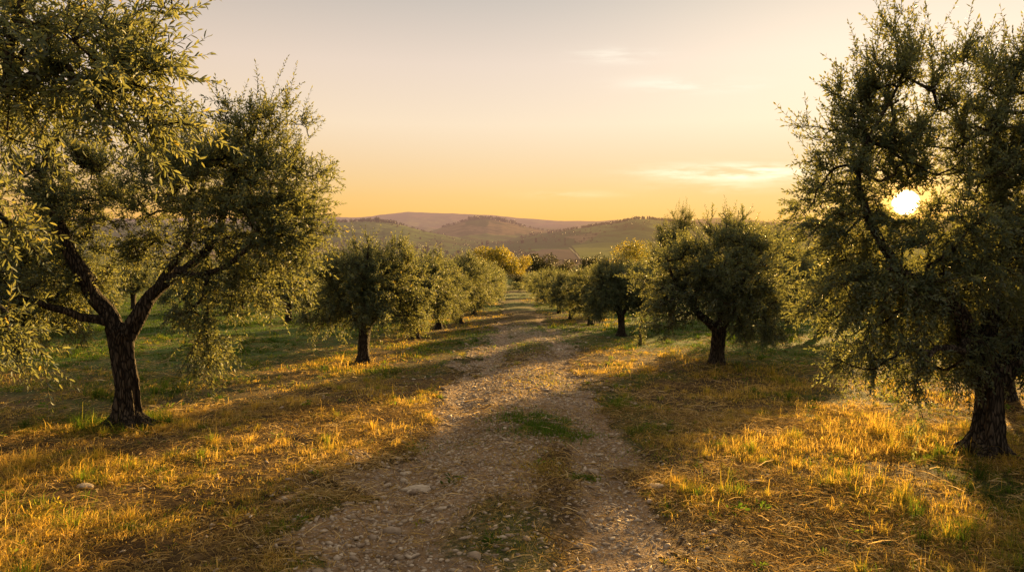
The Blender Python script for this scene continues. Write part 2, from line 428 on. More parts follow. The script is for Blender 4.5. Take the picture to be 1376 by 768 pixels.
# ---- tree with the low fork, sunlit side
Lx, Ly = at(172, 573)
k = Ly / F
def lp(px, py, y=0., r=None):
    v = ((px - 172) * k, y, (573 - py) * k)
    return v if r is None else (*v, r)
trunkL = [lp(172, 590, 0, .17), lp(171, 560, 0, .145), lp(173, 510, 0, .128), lp(169, 460, .02, .128), lp(170, 432, .02, .15)]
limbsL = [
    [lp(164, 445, .02, .115), lp(150, 408, 0, .095), lp(132, 362, -.08, .082), lp(112, 310, -.2, .062), lp(98, 240, -.25, .042), lp(112, 170, -.2, .022)],
    [lp(176, 442, .02, .110), lp(196, 402, .05, .085), lp(218, 375, .06, .07), lp(262, 345, .0, .055), lp(308, 300, -.1, .042), lp(335, 240, -.15, .028), lp(362, 165, -.1, .014)],
    [lp(203, 395, .05, .06), lp(222, 350, .3, .048), lp(240, 300, .5, .035), lp(242, 225, .55, .018)],
    [lp(248, 352, 0, .045), lp(300, 350, -.3, .034), lp(360, 330, -.5, .024), lp(410, 300, -.5, .014)],
    [lp(130, 365, -.08, .05), lp(90, 345, .2, .04), lp(50, 330, .4, .028), lp(10, 320, .5, .014)],
    [lp(156, 425, 0, .06), lp(120, 400, -.3, .042), lp(80, 385, -.6, .028), lp(40, 390, -.7, .014)],
]
def lobe(f, px, py, rx, rz, y=0, ry=None, w=1.0, kk=None):
    x, _, z = f(px, py); q = kk
    return (x, y, z, rx * q, (ry if ry else rx * q), rz * q, w)
lobesL = [lobe(lp, *a, kk=k) for a in [
    (345, 275, 95, 85, -.1, 1.0, 1.0), (366, 180, 58, 66, 0, .6, 1.0), (432, 215, 42, 20, -.1, .3, .55), (405, 310, 60, 60, -.3, .6, .9),
    (305, 425, 50, 85, -.25, .45, 1.1), (238, 225, 62, 70, .3, .8, .8), (100, 240, 80, 85, .1, .9, 1.1), (45, 350, 85, 80, .2, .9, 1.8),
    (20, 430, 75, 50, .3, .8, 1.5), (225, 330, 80, 45, .6, .6, .7), (352, 375, 60, 40, .1, .6, .9), (180, 260, 80, 75, .5, .7, .9), (290, 210, 70, 60, .1, .6, .9), (405, 255, 62, 60, -.1, .6, 1.0)]]
meshL = grow(101, trunkL, limbsL, lobesL, 1120, 7.0, .22, .058, .0165, .0125, up=.6, droop=.28, shoots=120, shootlen=.42, trunk_sides=56, gnarl=.23, flare=1.0)
put_tree('olive_tree', meshL, Lx, Ly, label='dark forked olive with a drooping golden bough over sunlit straw, beside the stony track', group='olive trees of the sunlit row')

# ---- tree in front of the sun
Rx, Ry = at(1320, 640)
k2 = Ry / F
def rp(px, py, y=0., r=None):
    v = ((px - 1320) * k2, y, (640 - py) * k2)
    return v if r is None else (*v, r)
trunkR = [rp(1324, 662, 0, .17), rp(1322, 630, 0, .14), rp(1324, 590, 0, .122), rp(1326, 550, .02, .122), rp(1320, 518, .02, .148)]
limbsR = [
    [rp(1312, 530, .02, .12), rp(1288, 480, -.1, .09), rp(1255, 435, -.2, .072), rp(1195, 398, -.3, .055), rp(1135, 335, -.3, .038), rp(1122, 240, -.2, .022), rp(1160, 130, -.2, .01)],
    [rp(1325, 528, .02, .12), rp(1335, 455, .2, .09), rp(1345, 370, .3, .07), rp(1340, 270, .3, .05), rp(1335, 170, .2, .03), rp(1345, 90, .1, .012)],
    [rp(1332, 528, .02, .11), rp(1375, 470, -.1, .085), rp(1420, 410, -.3, .065), rp(1455, 330, -.4, .045), rp(1470, 240, -.4, .022)],
    [rp(1255, 435, -.2, .05), rp(1200, 410, .1, .04), rp(1150, 375, .3, .028), rp(1110, 320, .4, .014)],
    [rp(1290, 482, -.1, .05), rp(1240, 470, -.45, .036), rp(1190, 470, -.7, .024), rp(1150, 490, -.8, .012)],
    [rp(1195, 398, -.3, .035), rp(1170, 380, -.55, .026), rp(1120, 370, -.6, .014)],
]
lobesR = [lobe(rp, *a, kk=k2) for a in [
    (1250, 310, 130, 120, 0, .95, 1.1), (1125, 310, 75, 95, .1, .6, 1.1), (1145, 430, 75, 85, -.1, .6, 1.0), (1205, 525, 40, 50, -.35, .35, .8),
    (1190, 175, 72, 90, .0, .5, 1.0), (1235, 90, 38, 60, 0, .35, .7), (1350, 190, 90, 110, .1, .8, 1.0), (1440, 300, 130, 140, 0, 1.0, 1.0),
    (1390, 450, 110, 60, 0, .8, 1.1), (1435, 505, 75, 48, -.2, .5, 1.0), (1265, 490, 75, 45, .1, .6, 1.0), (1260, 420, 90, 60, .5, .6, .9), (1120, 215, 62, 75, 0, .5, 1.0), (1165, 110, 42, 58, 0, .4, .8), (1385, 100, 60, 80, -.1, .6, .8), (1180, 400, 70, 60, -.6, .4, .9)]]
sun_c = (CAMH + 0, )
c0 = np.array([0 - Rx, 0 - Ry, CAMH - float(zground(Rx, Ry)) + .03])
meshR = grow(202, trunkR, limbsR, lobesR, 1180, 7.5, .24, .056, .0165, .0125, up=.85, droop=.3, shoots=170, shootlen=.55, clear=(c0, SUN, .095), trunk_sides=56, gnarl=.23, flare=1.0)
put_tree('olive_tree', meshR, Rx, Ry, label='large dark olive with the low sun shining through its crown', group='olive trees of the shaded row')

# ---- close tree reaching in from the side
Nx, Ny = -4.75, 4.3
zN = float(zground(Nx, Ny))
def npnt(px, py, y, r=None):
    v = ((px - CX) / F * y - Nx, y - Ny, CAMH + (HZ - py) / F * y - zN)
    return v if r is None else (*v, r)
trunkN = [(0, 0, -.1, .20), (0, 0, .15, .16), (.03, 0, .55, .145), (.05, 0, .95, .155)]
limbsN = [
    [(.06, 0, .9, .11), (.5, -.1, 1.5, .085), npnt(-90, 190, 4.15, .06), npnt(0, 140, 4.0, .045), npnt(38, 115, 3.95, .036), npnt(45, 60, 3.9, .026), npnt(70, -20, 3.9, .012)],
    [npnt(30, 120, 3.95, .03), npnt(75, 98, 3.8, .024), npnt(130, 100, 3.7, .017), npnt(190, 110, 3.7, .009)],
    [npnt(42, 80, 3.92, .024), npnt(85, 45, 4.0, .018), npnt(130, 55, 4.1, .011), npnt(160, 85, 4.1, .007)],
    [(.06, 0, .9, .09), (.1, .2, 1.8, .07), (-.1, .3, 2.6, .05), (-.1, .2, 3.4, .02)],
    [(.05, 0, .92, .08), (-.5, -.1, 1.5, .06), (-1.0, -.2, 2.2, .03)],
    [npnt(-100, 205, 4.15, .035), npnt(-30, 250, 4.2, .026), npnt(30, 290, 4.2, .014)],
    [(.3, 0, 1.2, .04), (.9, 0, 1.25, .03), npnt(-40, 380, 4.3, .02), npnt(20, 410, 4.2, .01)],
]
def nlobe(px, py, y, rx, ry, rz, w): return (*npnt(px, py, y), rx, ry, rz, w)
lobesN = [nlobe(90, 40, 3.9, .60, .5, .42, 1.0), nlobe(165, 110, 3.75, .42, .4, .34, .9), nlobe(40, 165, 4.0, .34, .4, .26, .6), nlobe(195, 30, 3.9, .25, .3, .3, .5), nlobe(-30, 290, 4.2, .30, .35, .34, .4),
          nlobe(-5, 440, 4.25, .30, .35, .20, .7), nlobe(-150, 100, 4.2, .8, .9, .8, .35), (-.2, .3, 3.2, 1.0, 1.0, .7, .25), (-.9, 0, 2.2, .7, .8, .8, .25)]
meshN = grow(303, trunkN, limbsN, lobesN, 350, 6.5, .27, .062, .0145, .015, tmpl=LEAF6, up=.35, droop=.25, shoots=20, shootlen=.35, tints=(.1, .85), gnarl=.15)
put_tree('olive_tree', meshN, Nx, Ny, label='near olive whose leafy branches hang in from outside the frame above the straw', group='olive trees of the sunlit row')

# ---- grove variants
def variant(seed, H, nleaf_cl, ntw, leafL, leafW, gap, lean=0, wide=1.0, tall=False, tw=.24, tmpl=LEAF4, dens=1.0):
    rg = np.random.default_rng(seed)
    fk = rg.uniform(.62, .85) * (H / 2.9)
    lx = lean
    trunk = [(0, 0, -.1, .155), (0, 0, .1, .120), (lx * .3, 0, fk * .5, .105), (lx, 0, fk, .118)]
    limbs = []; lobes = []
    nl = rg.integers(3, 5); a0 = rg.uniform(0, 6.28)
    for i in range(nl):
        a = a0 + i * 2 * PI / nl + rg.normal() * .3
        R = rg.uniform(.55, .95) * wide * H / 2.9; zt = rg.uniform(.70, .92) * H
        if tall: R *= .62; zt = rg.uniform(.82, .97) * H
        ca, sa = math.cos(a), math.sin(a)
        limbs.append([(lx, 0, fk * .93, .085), (lx + .32 * R * ca, .32 * R * sa, fk + .22 * (zt - fk), .066), (lx + .65 * R * ca, .65 * R * sa, fk + .5 * (zt - fk), .045),
                      (lx + .85 * R * ca, .85 * R * sa, fk + .75 * (zt - fk), .026), (lx + R * ca, R * sa, zt, .010)])
        s = rg.uniform(.85, 1.15) * H / 2.9 * (.75 if tall else 1)
        lobes.append((lx + .75 * R * ca, .75 * R * sa, fk + .62 * (zt - fk), .80 * s * wide, .80 * s * wide, .68 * s, 1))
        lobes.append((lx + 1.05 * R * ca, 1.05 * R * sa, fk * .95 + .15 * H, .55 * s, .55 * s, .56 * s, 1.2))
        lobes.append((lx + .55 * R * ca, .55 * R * sa, zt - .04 * H, .40 * s, .40 * s, .40 * s, .8))
    lobes.append((lx, 0, H * .62, .8 * wide * H / 2.9 * (.6 if tall else 1), .8 * wide * H / 2.9 * (.6 if tall else 1), .62 * H / 2.9, 1.0))
    return grow(seed, trunk, limbs, lobes, nleaf_cl, ntw, tw, leafL, leafW, gap, tmpl=tmpl, up=.7, droop=.25, shoots=40 if not tall else 70, shootlen=.30 if not tall else .55,
                trunk_sides=20, gnarl=.15, flare=.5, thick=1.1, shell=2.2)
MID = [variant(401, 2.75, 760, 6, .060, .0190, .015, .05, 1.0), variant(402, 3.0, 800, 6, .060, .0190, .015, -.08, 1.05), variant(403, 2.7, 700, 6, .064, .0195, .017, .1, .95),
       variant(404, 2.9, 720, 6, .064, .0195, .017, -.03, 1.1)]
TALL = variant(405, 4.2, 560, 6.5, .066, .018, .018, .05, .9, tall=True)
FARV = [variant(406 + i, 2.8, 330, 6, .100, .036, .034, .04 * i - .06, 1.0 + .05 * i, tw=.28) for i in range(4)]

sun_row = [  # px, py, variant, scale, rot, label
    (489, 487, 'M0', 1.0, .4, 'round olive with a clear pale trunk just beyond the forked dark olive'),
    (556, 456, 'M3', 1.0, 2.1, 'golden olive pressed against the back of the round clear-trunked olive'),
    (590, 442, 'M2', .98, 4.0, 'third olive behind the forked one, its skirt nearly touching the lit grass'),
    (617, 434, 'M1', .95, 1.0, 'fourth olive behind the forked one in the lit row'),
    (636, 423, 'F0', 1.0, 5.0, 'fifth olive behind the forked one in the lit row'),
    (645, 414, 'F1', 1.0, 2.6, 'sixth olive behind the forked one in the lit row'),
    (652, 407, 'F2', 1.0, .3, 'seventh olive behind the forked one in the lit row'),
    (657, 401, 'F3', 1.0, 3.3, 'eighth olive behind the forked one in the lit row'),
    (660, 396, 'F0', 1.05, 1.3, 'last small olive of the lit row beside the far end of the track'),
]
shade_row = [
    (963, 490, 'M1', (1.12, 1.1, 1.06), 1.5, 'broad leaning olive next along from the olive with the sun in it'),
    (835, 451, 'M0', .90, 3.6, 'compact olive on a straight dark trunk beside the bare stump'),
    (793, 437, 'M2', .86, .9, 'olive directly beyond the compact olive with the straight dark trunk'),
    (768, 429, 'M3', .80, 5.2, 'fourth olive of the shaded row after the one with the sun in it'),
    (752, 421, 'F1', .84, .2, 'fifth olive of the shaded row after the one with the sun in it'),
    (741, 413, 'F2', .84, 2.2, 'sixth olive of the shaded row after the one with the sun in it'),
    (731, 406, 'F3', .84, 4.4, 'seventh olive of the shaded row after the one with the sun in it'),
    (724, 400, 'F0', .84, 3.1, 'eighth olive of the shaded row after the one with the sun in it'),
    (718, 396, 'F1', .84, 1.7, 'last small olive of the shaded row by the far hedge'),
]
behind_shade = [
    (1038, 455, 'M2', 1.28, 2.8, 'olive standing in bright grass behind the broad leaning olive'),
    (902, 438, 'T', 1.0, 0, 'tall wispy olive whose shoots stand up above the shaded row'),
    (1105, 448, 'M3', 1.12, 1.9, 'olive hidden behind the drooping skirt of the olive with the sun in it'),
    (955, 424, 'F2', 1.15, .6, 'olive far back between the wispy one and the leaning one'),
    (1010, 421, 'F3', 1.1, 4.2, 'olive far back behind the tree in the bright grass'),
    (880, 415, 'F0', 1.1, 5.5, 'small olive just beyond the wispy tall one'),
    (840, 409, 'F1', 1.1, 2.0, 'olive of the outer row beyond the compact olive'),
    (810, 403, 'F2', 1.1, 3.0, 'farther olive of the outer row behind the shaded row'),
    (1352, 538, 'M2', 1.1, 2.2, 'olive half hidden by the trunk of the olive with the sun in it'),  # olive added to throw shade over the near foreground
    (1090, 424, 'F1', 1.1, .9, 'olive at the back of the field below the sun'),
    (1230, 432, 'F0', 1.1, 3.9, 'olive at the back of the field seen past the big dark trunk'),
]
behind_sun = [
    (388, 433, 'M1', 1.0, 2.0, 'dark olive in the deep shade between the forked olive and the round one'),
    (410, 429, 'F3', 1.05, 1.0, 'second dark trunk close by the olive in the deep shade'),
    (100, 440, 'M3', 1.1, 4.4, 'dark olive in the green field seen below the near hanging branches'),
    (255, 424, 'F0', 1.1, 0.5, 'olive across the green field straight behind the forked trunk'),
    (325, 417, 'F1', 1.1, 2.7, 'olive across the green field behind the drooping golden bough'),
    (180, 416, 'F2', 1.15, 5.0, 'olive at the back of the green field by the forked trunk'),
    (20, 428, 'F3', 1.15, 3.2, 'olive at the back of the green field under the hanging leaves'),
    (445, 415, 'F0', 1.1, 1.9, 'back olive peeping past the shaded side of the round olive'),
    (500, 405, 'F1', 1.1, 4.0, 'back olive rising between crowns of the lit row'),
    (555, 399, 'F2', 1.1, 0.1, 'farthest back olive behind the lit row'),
    (90, 409, 'F1', 1.1, 1.1, 'farthest olive in the corner of the green field'),
    (-60, 420, 'F2', 1.1, 1.1, 'olive at the very edge of the green field'),
]
def pick(s): return TALL if s == 'T' else (MID if s[0] == 'M' else FARV)[int(s[1])]
for lst, grp in ((sun_row, 'olive trees of the sunlit row'), (shade_row, 'olive trees of the shaded row'), (behind_shade, 'olive trees behind the shaded row'), (behind_sun, 'olive trees behind the sunlit row')):
    for (px, py, v, s, rz, lab) in lst:
        x, y = at(px, py)
        put_tree('olive_tree', pick(v), x, y, rz, s, lab, group=grp)

# ---- dead stump with sprouts by the compact olive
def stump():
    x, y = at(860, 463)
    line = smooth_line([(0, 0, -.05, .04), (.01, 0, .15, .026), (-.01, .01, .4, .022), (.03, 0, .62, .018), (.035, 0, .68, .009)], .03)
    V, q = tube(line[:, :3], line[:, 3], 14, 7, .3, .5, 4)
    e = bpy.data.objects.new('dead_stump', None); COL.objects.link(e); e.location = (x, y, float(zground(x, y)))
    tag(e, 'thin bare dead stump with leafy sprouts at its foot', 'stump')
    link('stem', make_mesh('stem', V, [q], [M_BARK], smooth=True), e)
    rg = np.random.default_rng(5); n = 110
    th = rg.uniform(0, 6.28, n); r = rg.random(n) ** .5 * .13; P = np.stack([np.cos(th) * r, np.sin(th) * r, rg.random(n) * .22], 1)
    V, Pl, tn = leaves_geo(P, nrm(np.stack([np.cos(th), np.sin(th), rg.uniform(.2, 1.5, n)], 1)), rg.normal(size=(n, 3)), rg.uniform(.05, .09, n), rg.uniform(.015, .025, n), LEAF4, rg.random(n) * .7)
    link('foliage', make_mesh('foliage', V, Pl, [M_LEAF], attrs={'tint': tn}), e)
stump()

# ---- broad-leaved trees and bushes at the end of the grove
def clump_tree(seed, H, W, trunk_h, nleaf, leaf, mat, lobes_n=9, tr=.16):
    rg = np.random.default_rng(seed)
    line = smooth_line([(0, 0, -.3, tr), (0, 0, .3, tr * .8), (.05, 0, trunk_h + .1, tr * .6), (0, .05, H * .7, tr * .25), (0, 0, H * .9, .02)], .15)
    V, q = tube(line[:, :3], line[:, 3], 10, seed, .12, .4, 4); TV = [V]; TQ = [q]; off = len(V)
    cen = []; zc = trunk_h + (H - trunk_h) * .5
    for i in range(lobes_n):
        a = rg.uniform(0, 6.28); r = W * .5 * rg.random() ** .5 * .62; z = zc + rg.uniform(-.34, .30) * (H - trunk_h)
        cen.append((r * math.cos(a), r * math.sin(a), z, W * rg.uniform(.16, .27), (H - trunk_h) * rg.uniform(.14, .24)))
        b = smooth_line([(0, 0, max(.2, z - .4 * H * .5), tr * .35), (r * .5 * math.cos(a), r * .5 * math.sin(a), z - .12 * H, tr * .22), (r * math.cos(a), r * math.sin(a), z + .1, .015)], .2)
        V, q = tube(b[:, :3], b[:, 3], 6, seed + i, .1); TV.append(V); TQ.append(q + off); off += len(V)
    cen = np.array(cen); i = rg.integers(0, len(cen), nleaf); d = nrm(rg.normal(size=(nleaf, 3))); rr = rg.random(nleaf) ** (1 / 2.6)
    lump = .7 + .6 * fbm(d[:, 0] * 3 + i * 2.3, d[:, 1] * 3 + d[:, 2] * 3, seed, 2)
    P = cen[i, :3] + d * (rr * lump)[:, None] * np.stack([cen[i, 3], cen[i, 3], cen[i, 4]], 1); P[:, 2] = np.maximum(P[:, 2], .1)
    tint = np.clip(vnoise(P[:, 0] * 1.5, P[:, 2] * 1.5 + P[:, 1], seed) * .8 + rg.normal(size=nleaf) * .12, 0, .92)
    V, Pl, tn = leaves_geo(P, nrm(d + rg.normal(size=d.shape)), rg.normal(size=d.shape), leaf * rg.uniform(.6, 1.3, nleaf), leaf * .6 * rg.uniform(.7, 1.2, nleaf), LEAF4, tint)
    return make_mesh('trunk', np.vstack(TV), [np.vstack(TQ)], [M_BARK], smooth=True), make_mesh('crown', V, Pl, [mat], attrs={'tint': tn})
def far_tree(px, depth, meshes, name, label, cat, sc=1.0, group=None, rz=0):
    x = (px - CX) / F * depth
    return put_tree(name, meshes, x, depth, rz, sc, label, cat, group, sink=.1)
far_tree(668, 104, clump_tree(501, 7.2, 8.0, 1.6, 6500, .26, M_LEAF_YELLOW, 12, .2), 'broadleaf_tree', 'round yellow-green broadleaf tree at the far end of the track', 'tree')
far_tree(697, 108, clump_tree(502, 5.6, 5.0, .4, 3500, .24, M_LEAF_YELLOW, 9), 'autumn_bush', 'bright yellow bush leaning on the round yellow-green tree', 'bush')
far_tree(727, 128, clump_tree(503, 6.6, 8.0, .5, 5000, .30, M_LEAF_DARK, 10), 'dark_tree', 'dark brown-green tree centred above the end of the track', 'tree')
far_tree(752, 132, clump_tree(504, 5.4, 6.0, .5, 3600, .30, M_LEAF_DARK, 8), 'dark_tree', 'lower dark tree beside the taller dark one above the track end', 'tree')
far_tree(693, 92, clump_tree(505, 2.4, 3.0, .1, 2200, .16, M_LEAF_DARK, 7, .06), 'dark_bush', 'dark evergreen bush at the end of the track', 'bush')
far_tree(697, 86, clump_tree(506, 1.3, 2.4, .05, 1600, .12, M_LEAF, 7, .04), 'low_shrub', 'low grey-green shrub in front of the dark bush at the track end', 'shrub')
far_tree(708, 97, clump_tree(507, 2.9, 3.4, .1, 2200, .17, M_LEAF, 7, .06), 'rounded_shrub', 'rounded grey-green shrub between the dark bush and the shaded row', 'shrub')
far_tree(845, 110, clump_tree(508, 8.2, 9.5, .4, 5500, .28, M_LEAF_YELLOW, 11), 'broadleaf_tree', 'yellow-green broadleaf tree rising behind the shaded row', 'tree')
far_tree(800, 118, clump_tree(509, 6.2, 6.0, .4, 3600, .28, M_LEAF_DARK, 9), 'brown_tree', 'brownish tree next to the yellow-green one behind the shaded row', 'tree')
far_tree(630, 112, clump_tree(510, 4.2, 7.0, .4, 3600, .26, M_LEAF_YELLOW, 9), 'broadleaf_tree', 'lower yellowish tree between the lit row and the round yellow-green tree', 'tree')

# ------------------------------------------------------------------ ground sheet, path
def ground_material():
    m, nt, nd, lk = new_mat('orchard_ground')
    geo = nd.new('ShaderNodeNewGeometry'); P = geo.outputs['Position']
    B = attr(nd, 'bare'); G = attr(nd, 'green')
    n1 = noise(nd, lk, P, 1.6, 6, .65); n2 = noise(nd, lk, P, 14, 5, .7); n3 = noise(nd, lk, P, 70, 3, .6); n4 = noise(nd, lk, P, .45, 3)
    straw = ramp(nd, lk, n2, [(.3, (.035, .022, .012)), (.5, (.11, .068, .028)), (.72, (.27, .18, .07))])
    straw2 = mixc(nd, lk, smooth_fac(nd, lk, n1, .4, .62), straw, (.045, .028, .014))
    green = ramp(nd, lk, n2, [(.3, (.022, .036, .009)), (.5, (.060, .105, .020)), (.75, (.15, .20, .04))])
    gf = math_n(nd, lk, 'MULTIPLY', G, smooth_fac(nd, lk, n1, .25, .6), True)
    veg = mixc(nd, lk, gf, straw2, green)
    soil = ramp(nd, lk, n2, [(.25, (.105, .064, .034)), (.5, (.26, .168, .090)), (.75, (.42, .295, .17))])
    v = nd.new('ShaderNodeTexVoronoi'); v.inputs['Scale'].default_value = 38; v.inputs['Randomness'].default_value = 1; lk.new(P, v.inputs['Vector'])
    vs = nd.new('ShaderNodeSeparateColor'); lk.new(v.outputs['Color'], vs.inputs[0])
    stone = ramp(nd, lk, vs.outputs[0], [(0, (.16, .115, .08)), (.6, (.28, .22, .165)), (1, (.48, .41, .33))])
    pf = math_n(nd, lk, 'MULTIPLY', smooth_fac(nd, lk, v.outputs['Distance'], .60, .30), smooth_fac(nd, lk, vs.outputs[1], .35, .6), True)
    soil = mixc(nd, lk, pf, soil, stone)
    soil = mixc(nd, lk, smooth_fac(nd, lk, n4, .35, .7), soil, mixc(nd, lk, .5, soil, (.10, .066, .038)))
    edge = smooth_fac(nd, lk, math_n(nd, lk, 'ADD', B, math_n(nd, lk, 'MULTIPLY', math_n(nd, lk, 'SUBTRACT', n2, .5), .9)), .22, .55)
    c = mixc(nd, lk, edge, veg, soil)
    h = math_n(nd, lk, 'ADD', math_n(nd, lk, 'MULTIPLY', n2, 1.0), math_n(nd, lk, 'MULTIPLY', n3, .5))
    h = math_n(nd, lk, 'ADD', h, math_n(nd, lk, 'MULTIPLY', pf, .35))
    b = nd.new('ShaderNodeBump'); b.inputs['Strength'].default_value = .9; b.inputs['Distance'].default_value = .035; lk.new(h, b.inputs['Height'])
    bs = nd.new('ShaderNodeBsdfPrincipled'); lk.new(c, bs.inputs['Base Color']); bs.inputs['Roughness'].default_value = .95
    bs.inputs['Specular IOR Level'].default_value = .1; lk.new(b.outputs[0], bs.inputs['Normal'])
    o = nd.new('ShaderNodeOutputMaterial'); lk.new(bs.outputs[0], o.inputs['Surface'])
    return m
M_GROUND = ground_material()
def grid_mesh(name, X, Y, Z, mat, attrs, mask=None):
    ny, nx = X.shape; V = np.stack([X, Y, Z], -1).reshape(-1, 3); idx = np.arange(nx * ny).reshape(ny, nx)
    q = np.stack([idx[:-1, :-1], idx[:-1, 1:], idx[1:, 1:], idx[1:, :-1]], -1)
    q = q[mask] if mask is not None else q.reshape(-1, 4)
    return make_mesh(name, V, [q], [mat], attrs={k_: v_.ravel() for k_, v_ in attrs.items()}, smooth=True)
ys = np.concatenate([np.arange(-30, 2, .6), np.arange(2, 20, .08), np.arange(20, 60, .25), np.arange(60, 171, .8)])
xh = np.concatenate([np.arange(0, 10, .1), np.arange(10, 30, .4), np.arange(30, 131, 2.0)])
xs = np.concatenate([-xh[:0:-1], xh])
X, Y = np.meshgrid(xs, ys)
g = link('ground', grid_mesh('ground', X, Y, zground(X, Y), M_GROUND, {'bare': bare(X, Y) , 'green': greenmask(X, Y)})); tag(g, kind='structure')
yp = np.concatenate([np.arange(-6, 2, .2), np.arange(2, 20, .08), np.arange(20, 60, .25), np.arange(60, 100, .8)])
us = np.arange(-2.1, 2.101, .07)
U, YP = np.meshgrid(us, yp); XP = U + xc(YP)
pm = pathmask(XP, YP)
mk = (pm[:-1, :-1] + pm[1:, 1:] + (fbm(XP * 5, YP * 3, 77, 2)[:-1, :-1] - .5) * .8) > 1.0
ZP = zground(XP, YP) + np.interp(YP, [0, 18, 30, 100], [.010, .012, .03, .05])
p = link('dirt_path', grid_mesh('dirt_path', XP, YP, ZP, M_GROUND, {'bare': bare(XP, YP), 'green': greenmask(XP, YP)}, mk)); tag(p, kind='structure')

# ------------------------------------------------------------------ grass
def grass_material(name, stops, trans_k=.5, tmul=(1, 1, 1)):
    m, nt, nd, lk = new_mat(name)
    c = ramp(nd, lk, attr(nd, 'tint'), stops)
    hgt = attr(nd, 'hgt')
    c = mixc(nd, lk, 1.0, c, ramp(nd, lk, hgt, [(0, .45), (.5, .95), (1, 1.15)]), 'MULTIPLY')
    df = nd.new('ShaderNodeBsdfDiffuse'); lk.new(c, df.inputs['Color'])
    tr = nd.new('ShaderNodeBsdfTranslucent'); lk.new(mixc(nd, lk, 1.0, c, tmul, 'MULTIPLY'), tr.inputs['Color'])
    mx = nd.new('ShaderNodeMixShader'); mx.inputs[0].default_value = trans_k; lk.new(df.outputs[0], mx.inputs[1]); lk.new(tr.outputs[0], mx.inputs[2])
    o = nd.new('ShaderNodeOutputMaterial'); lk.new(mx.outputs[0], o.inputs['Surface'])
    return m
GR_STOPS = [(0, (.045, .080, .015)), (.3, (.105, .20, .030)), (.55, (.30, .25, .045)), (.8, (.58, .40, .085)), (1, (.70, .52, .18))]
M_GRASS = grass_material('grass_blade', GR_STOPS, .62, (1.5, 1.35, .8))
M_STRAW = grass_material('straw', [(0, (.06, .04, .02)), (.4, (.26, .165, .055)), (.8, (.55, .38, .13)), (1, (.72, .55, .28))], .45)

def blades(P, h, w, yaw, lean, curl, tint):
    n = len(P)
    d = np.stack([np.cos(yaw), np.sin(yaw), np.zeros(n)], 1); sd = np.stack([-np.sin(yaw), np.cos(yaw), np.zeros(n)], 1)
    up = np.array([0, 0, 1.])
    m = P + d * (h * lean * .45)[:, None] + up * (h * .58)[:, None]
    t = P + d * (h * (lean + curl))[:, None] + up * (h * np.clip(1 - .45 * curl - .25 * lean, .15, 1))[:, None]
    hw = sd * (w * .5)[:, None]
    V = np.stack([P - hw, P + hw, m - hw * .75, m + hw * .75, t], 1).reshape(-1, 3)
    o = (np.arange(n) * 5)[:, None]
    return V, [o + np.array([[0, 1, 3, 2]]), o + np.array([[2, 3, 4]])], np.repeat(tint, 5), np.tile([0, 0, .6, .6, 1.], n)
def sample_view(n, y0, y1, spread=.84, pad=.6, power=2.0):
    y = (y0 ** (2 - power + 1e-9) + RNG.random(n) * (y1 ** (2 - power + 1e-9) - y0 ** (2 - power + 1e-9))) ** (1 / (2 - power + 1e-9)) if power < 1.99 else y0 * (y1 / y0) ** RNG.random(n)
    x = RNG.uniform(-1, 1, n) * (y * spread + pad)
    return x, y
def trunkclear(x, y): return np.ones_like(x, bool)
TUFTS = [(722, 573, 4200, .26, .34, .075, .16), (762, 580, 1500, .16, .2, .06, .25), (782, 720, 700, .07, .06, .055, .12), (715, 680, 1100, .16, .35, .045, .55), (740, 700, 700, .16, .2, .045, .6), (735, 512, 1500, .35, .8, .06, .55),
         (705, 470, 1500, .45, 1.2, .07, .35), (730, 440, 1200, .5, 1.6, .08, .3), (560, 610, 500, .2, .2, .05, .3), (870, 640, 500, .2, .25, .05, .4), (640, 600, 300, .15, .15, .035, .4), (840, 590, 300, .12, .15, .035, .35)]
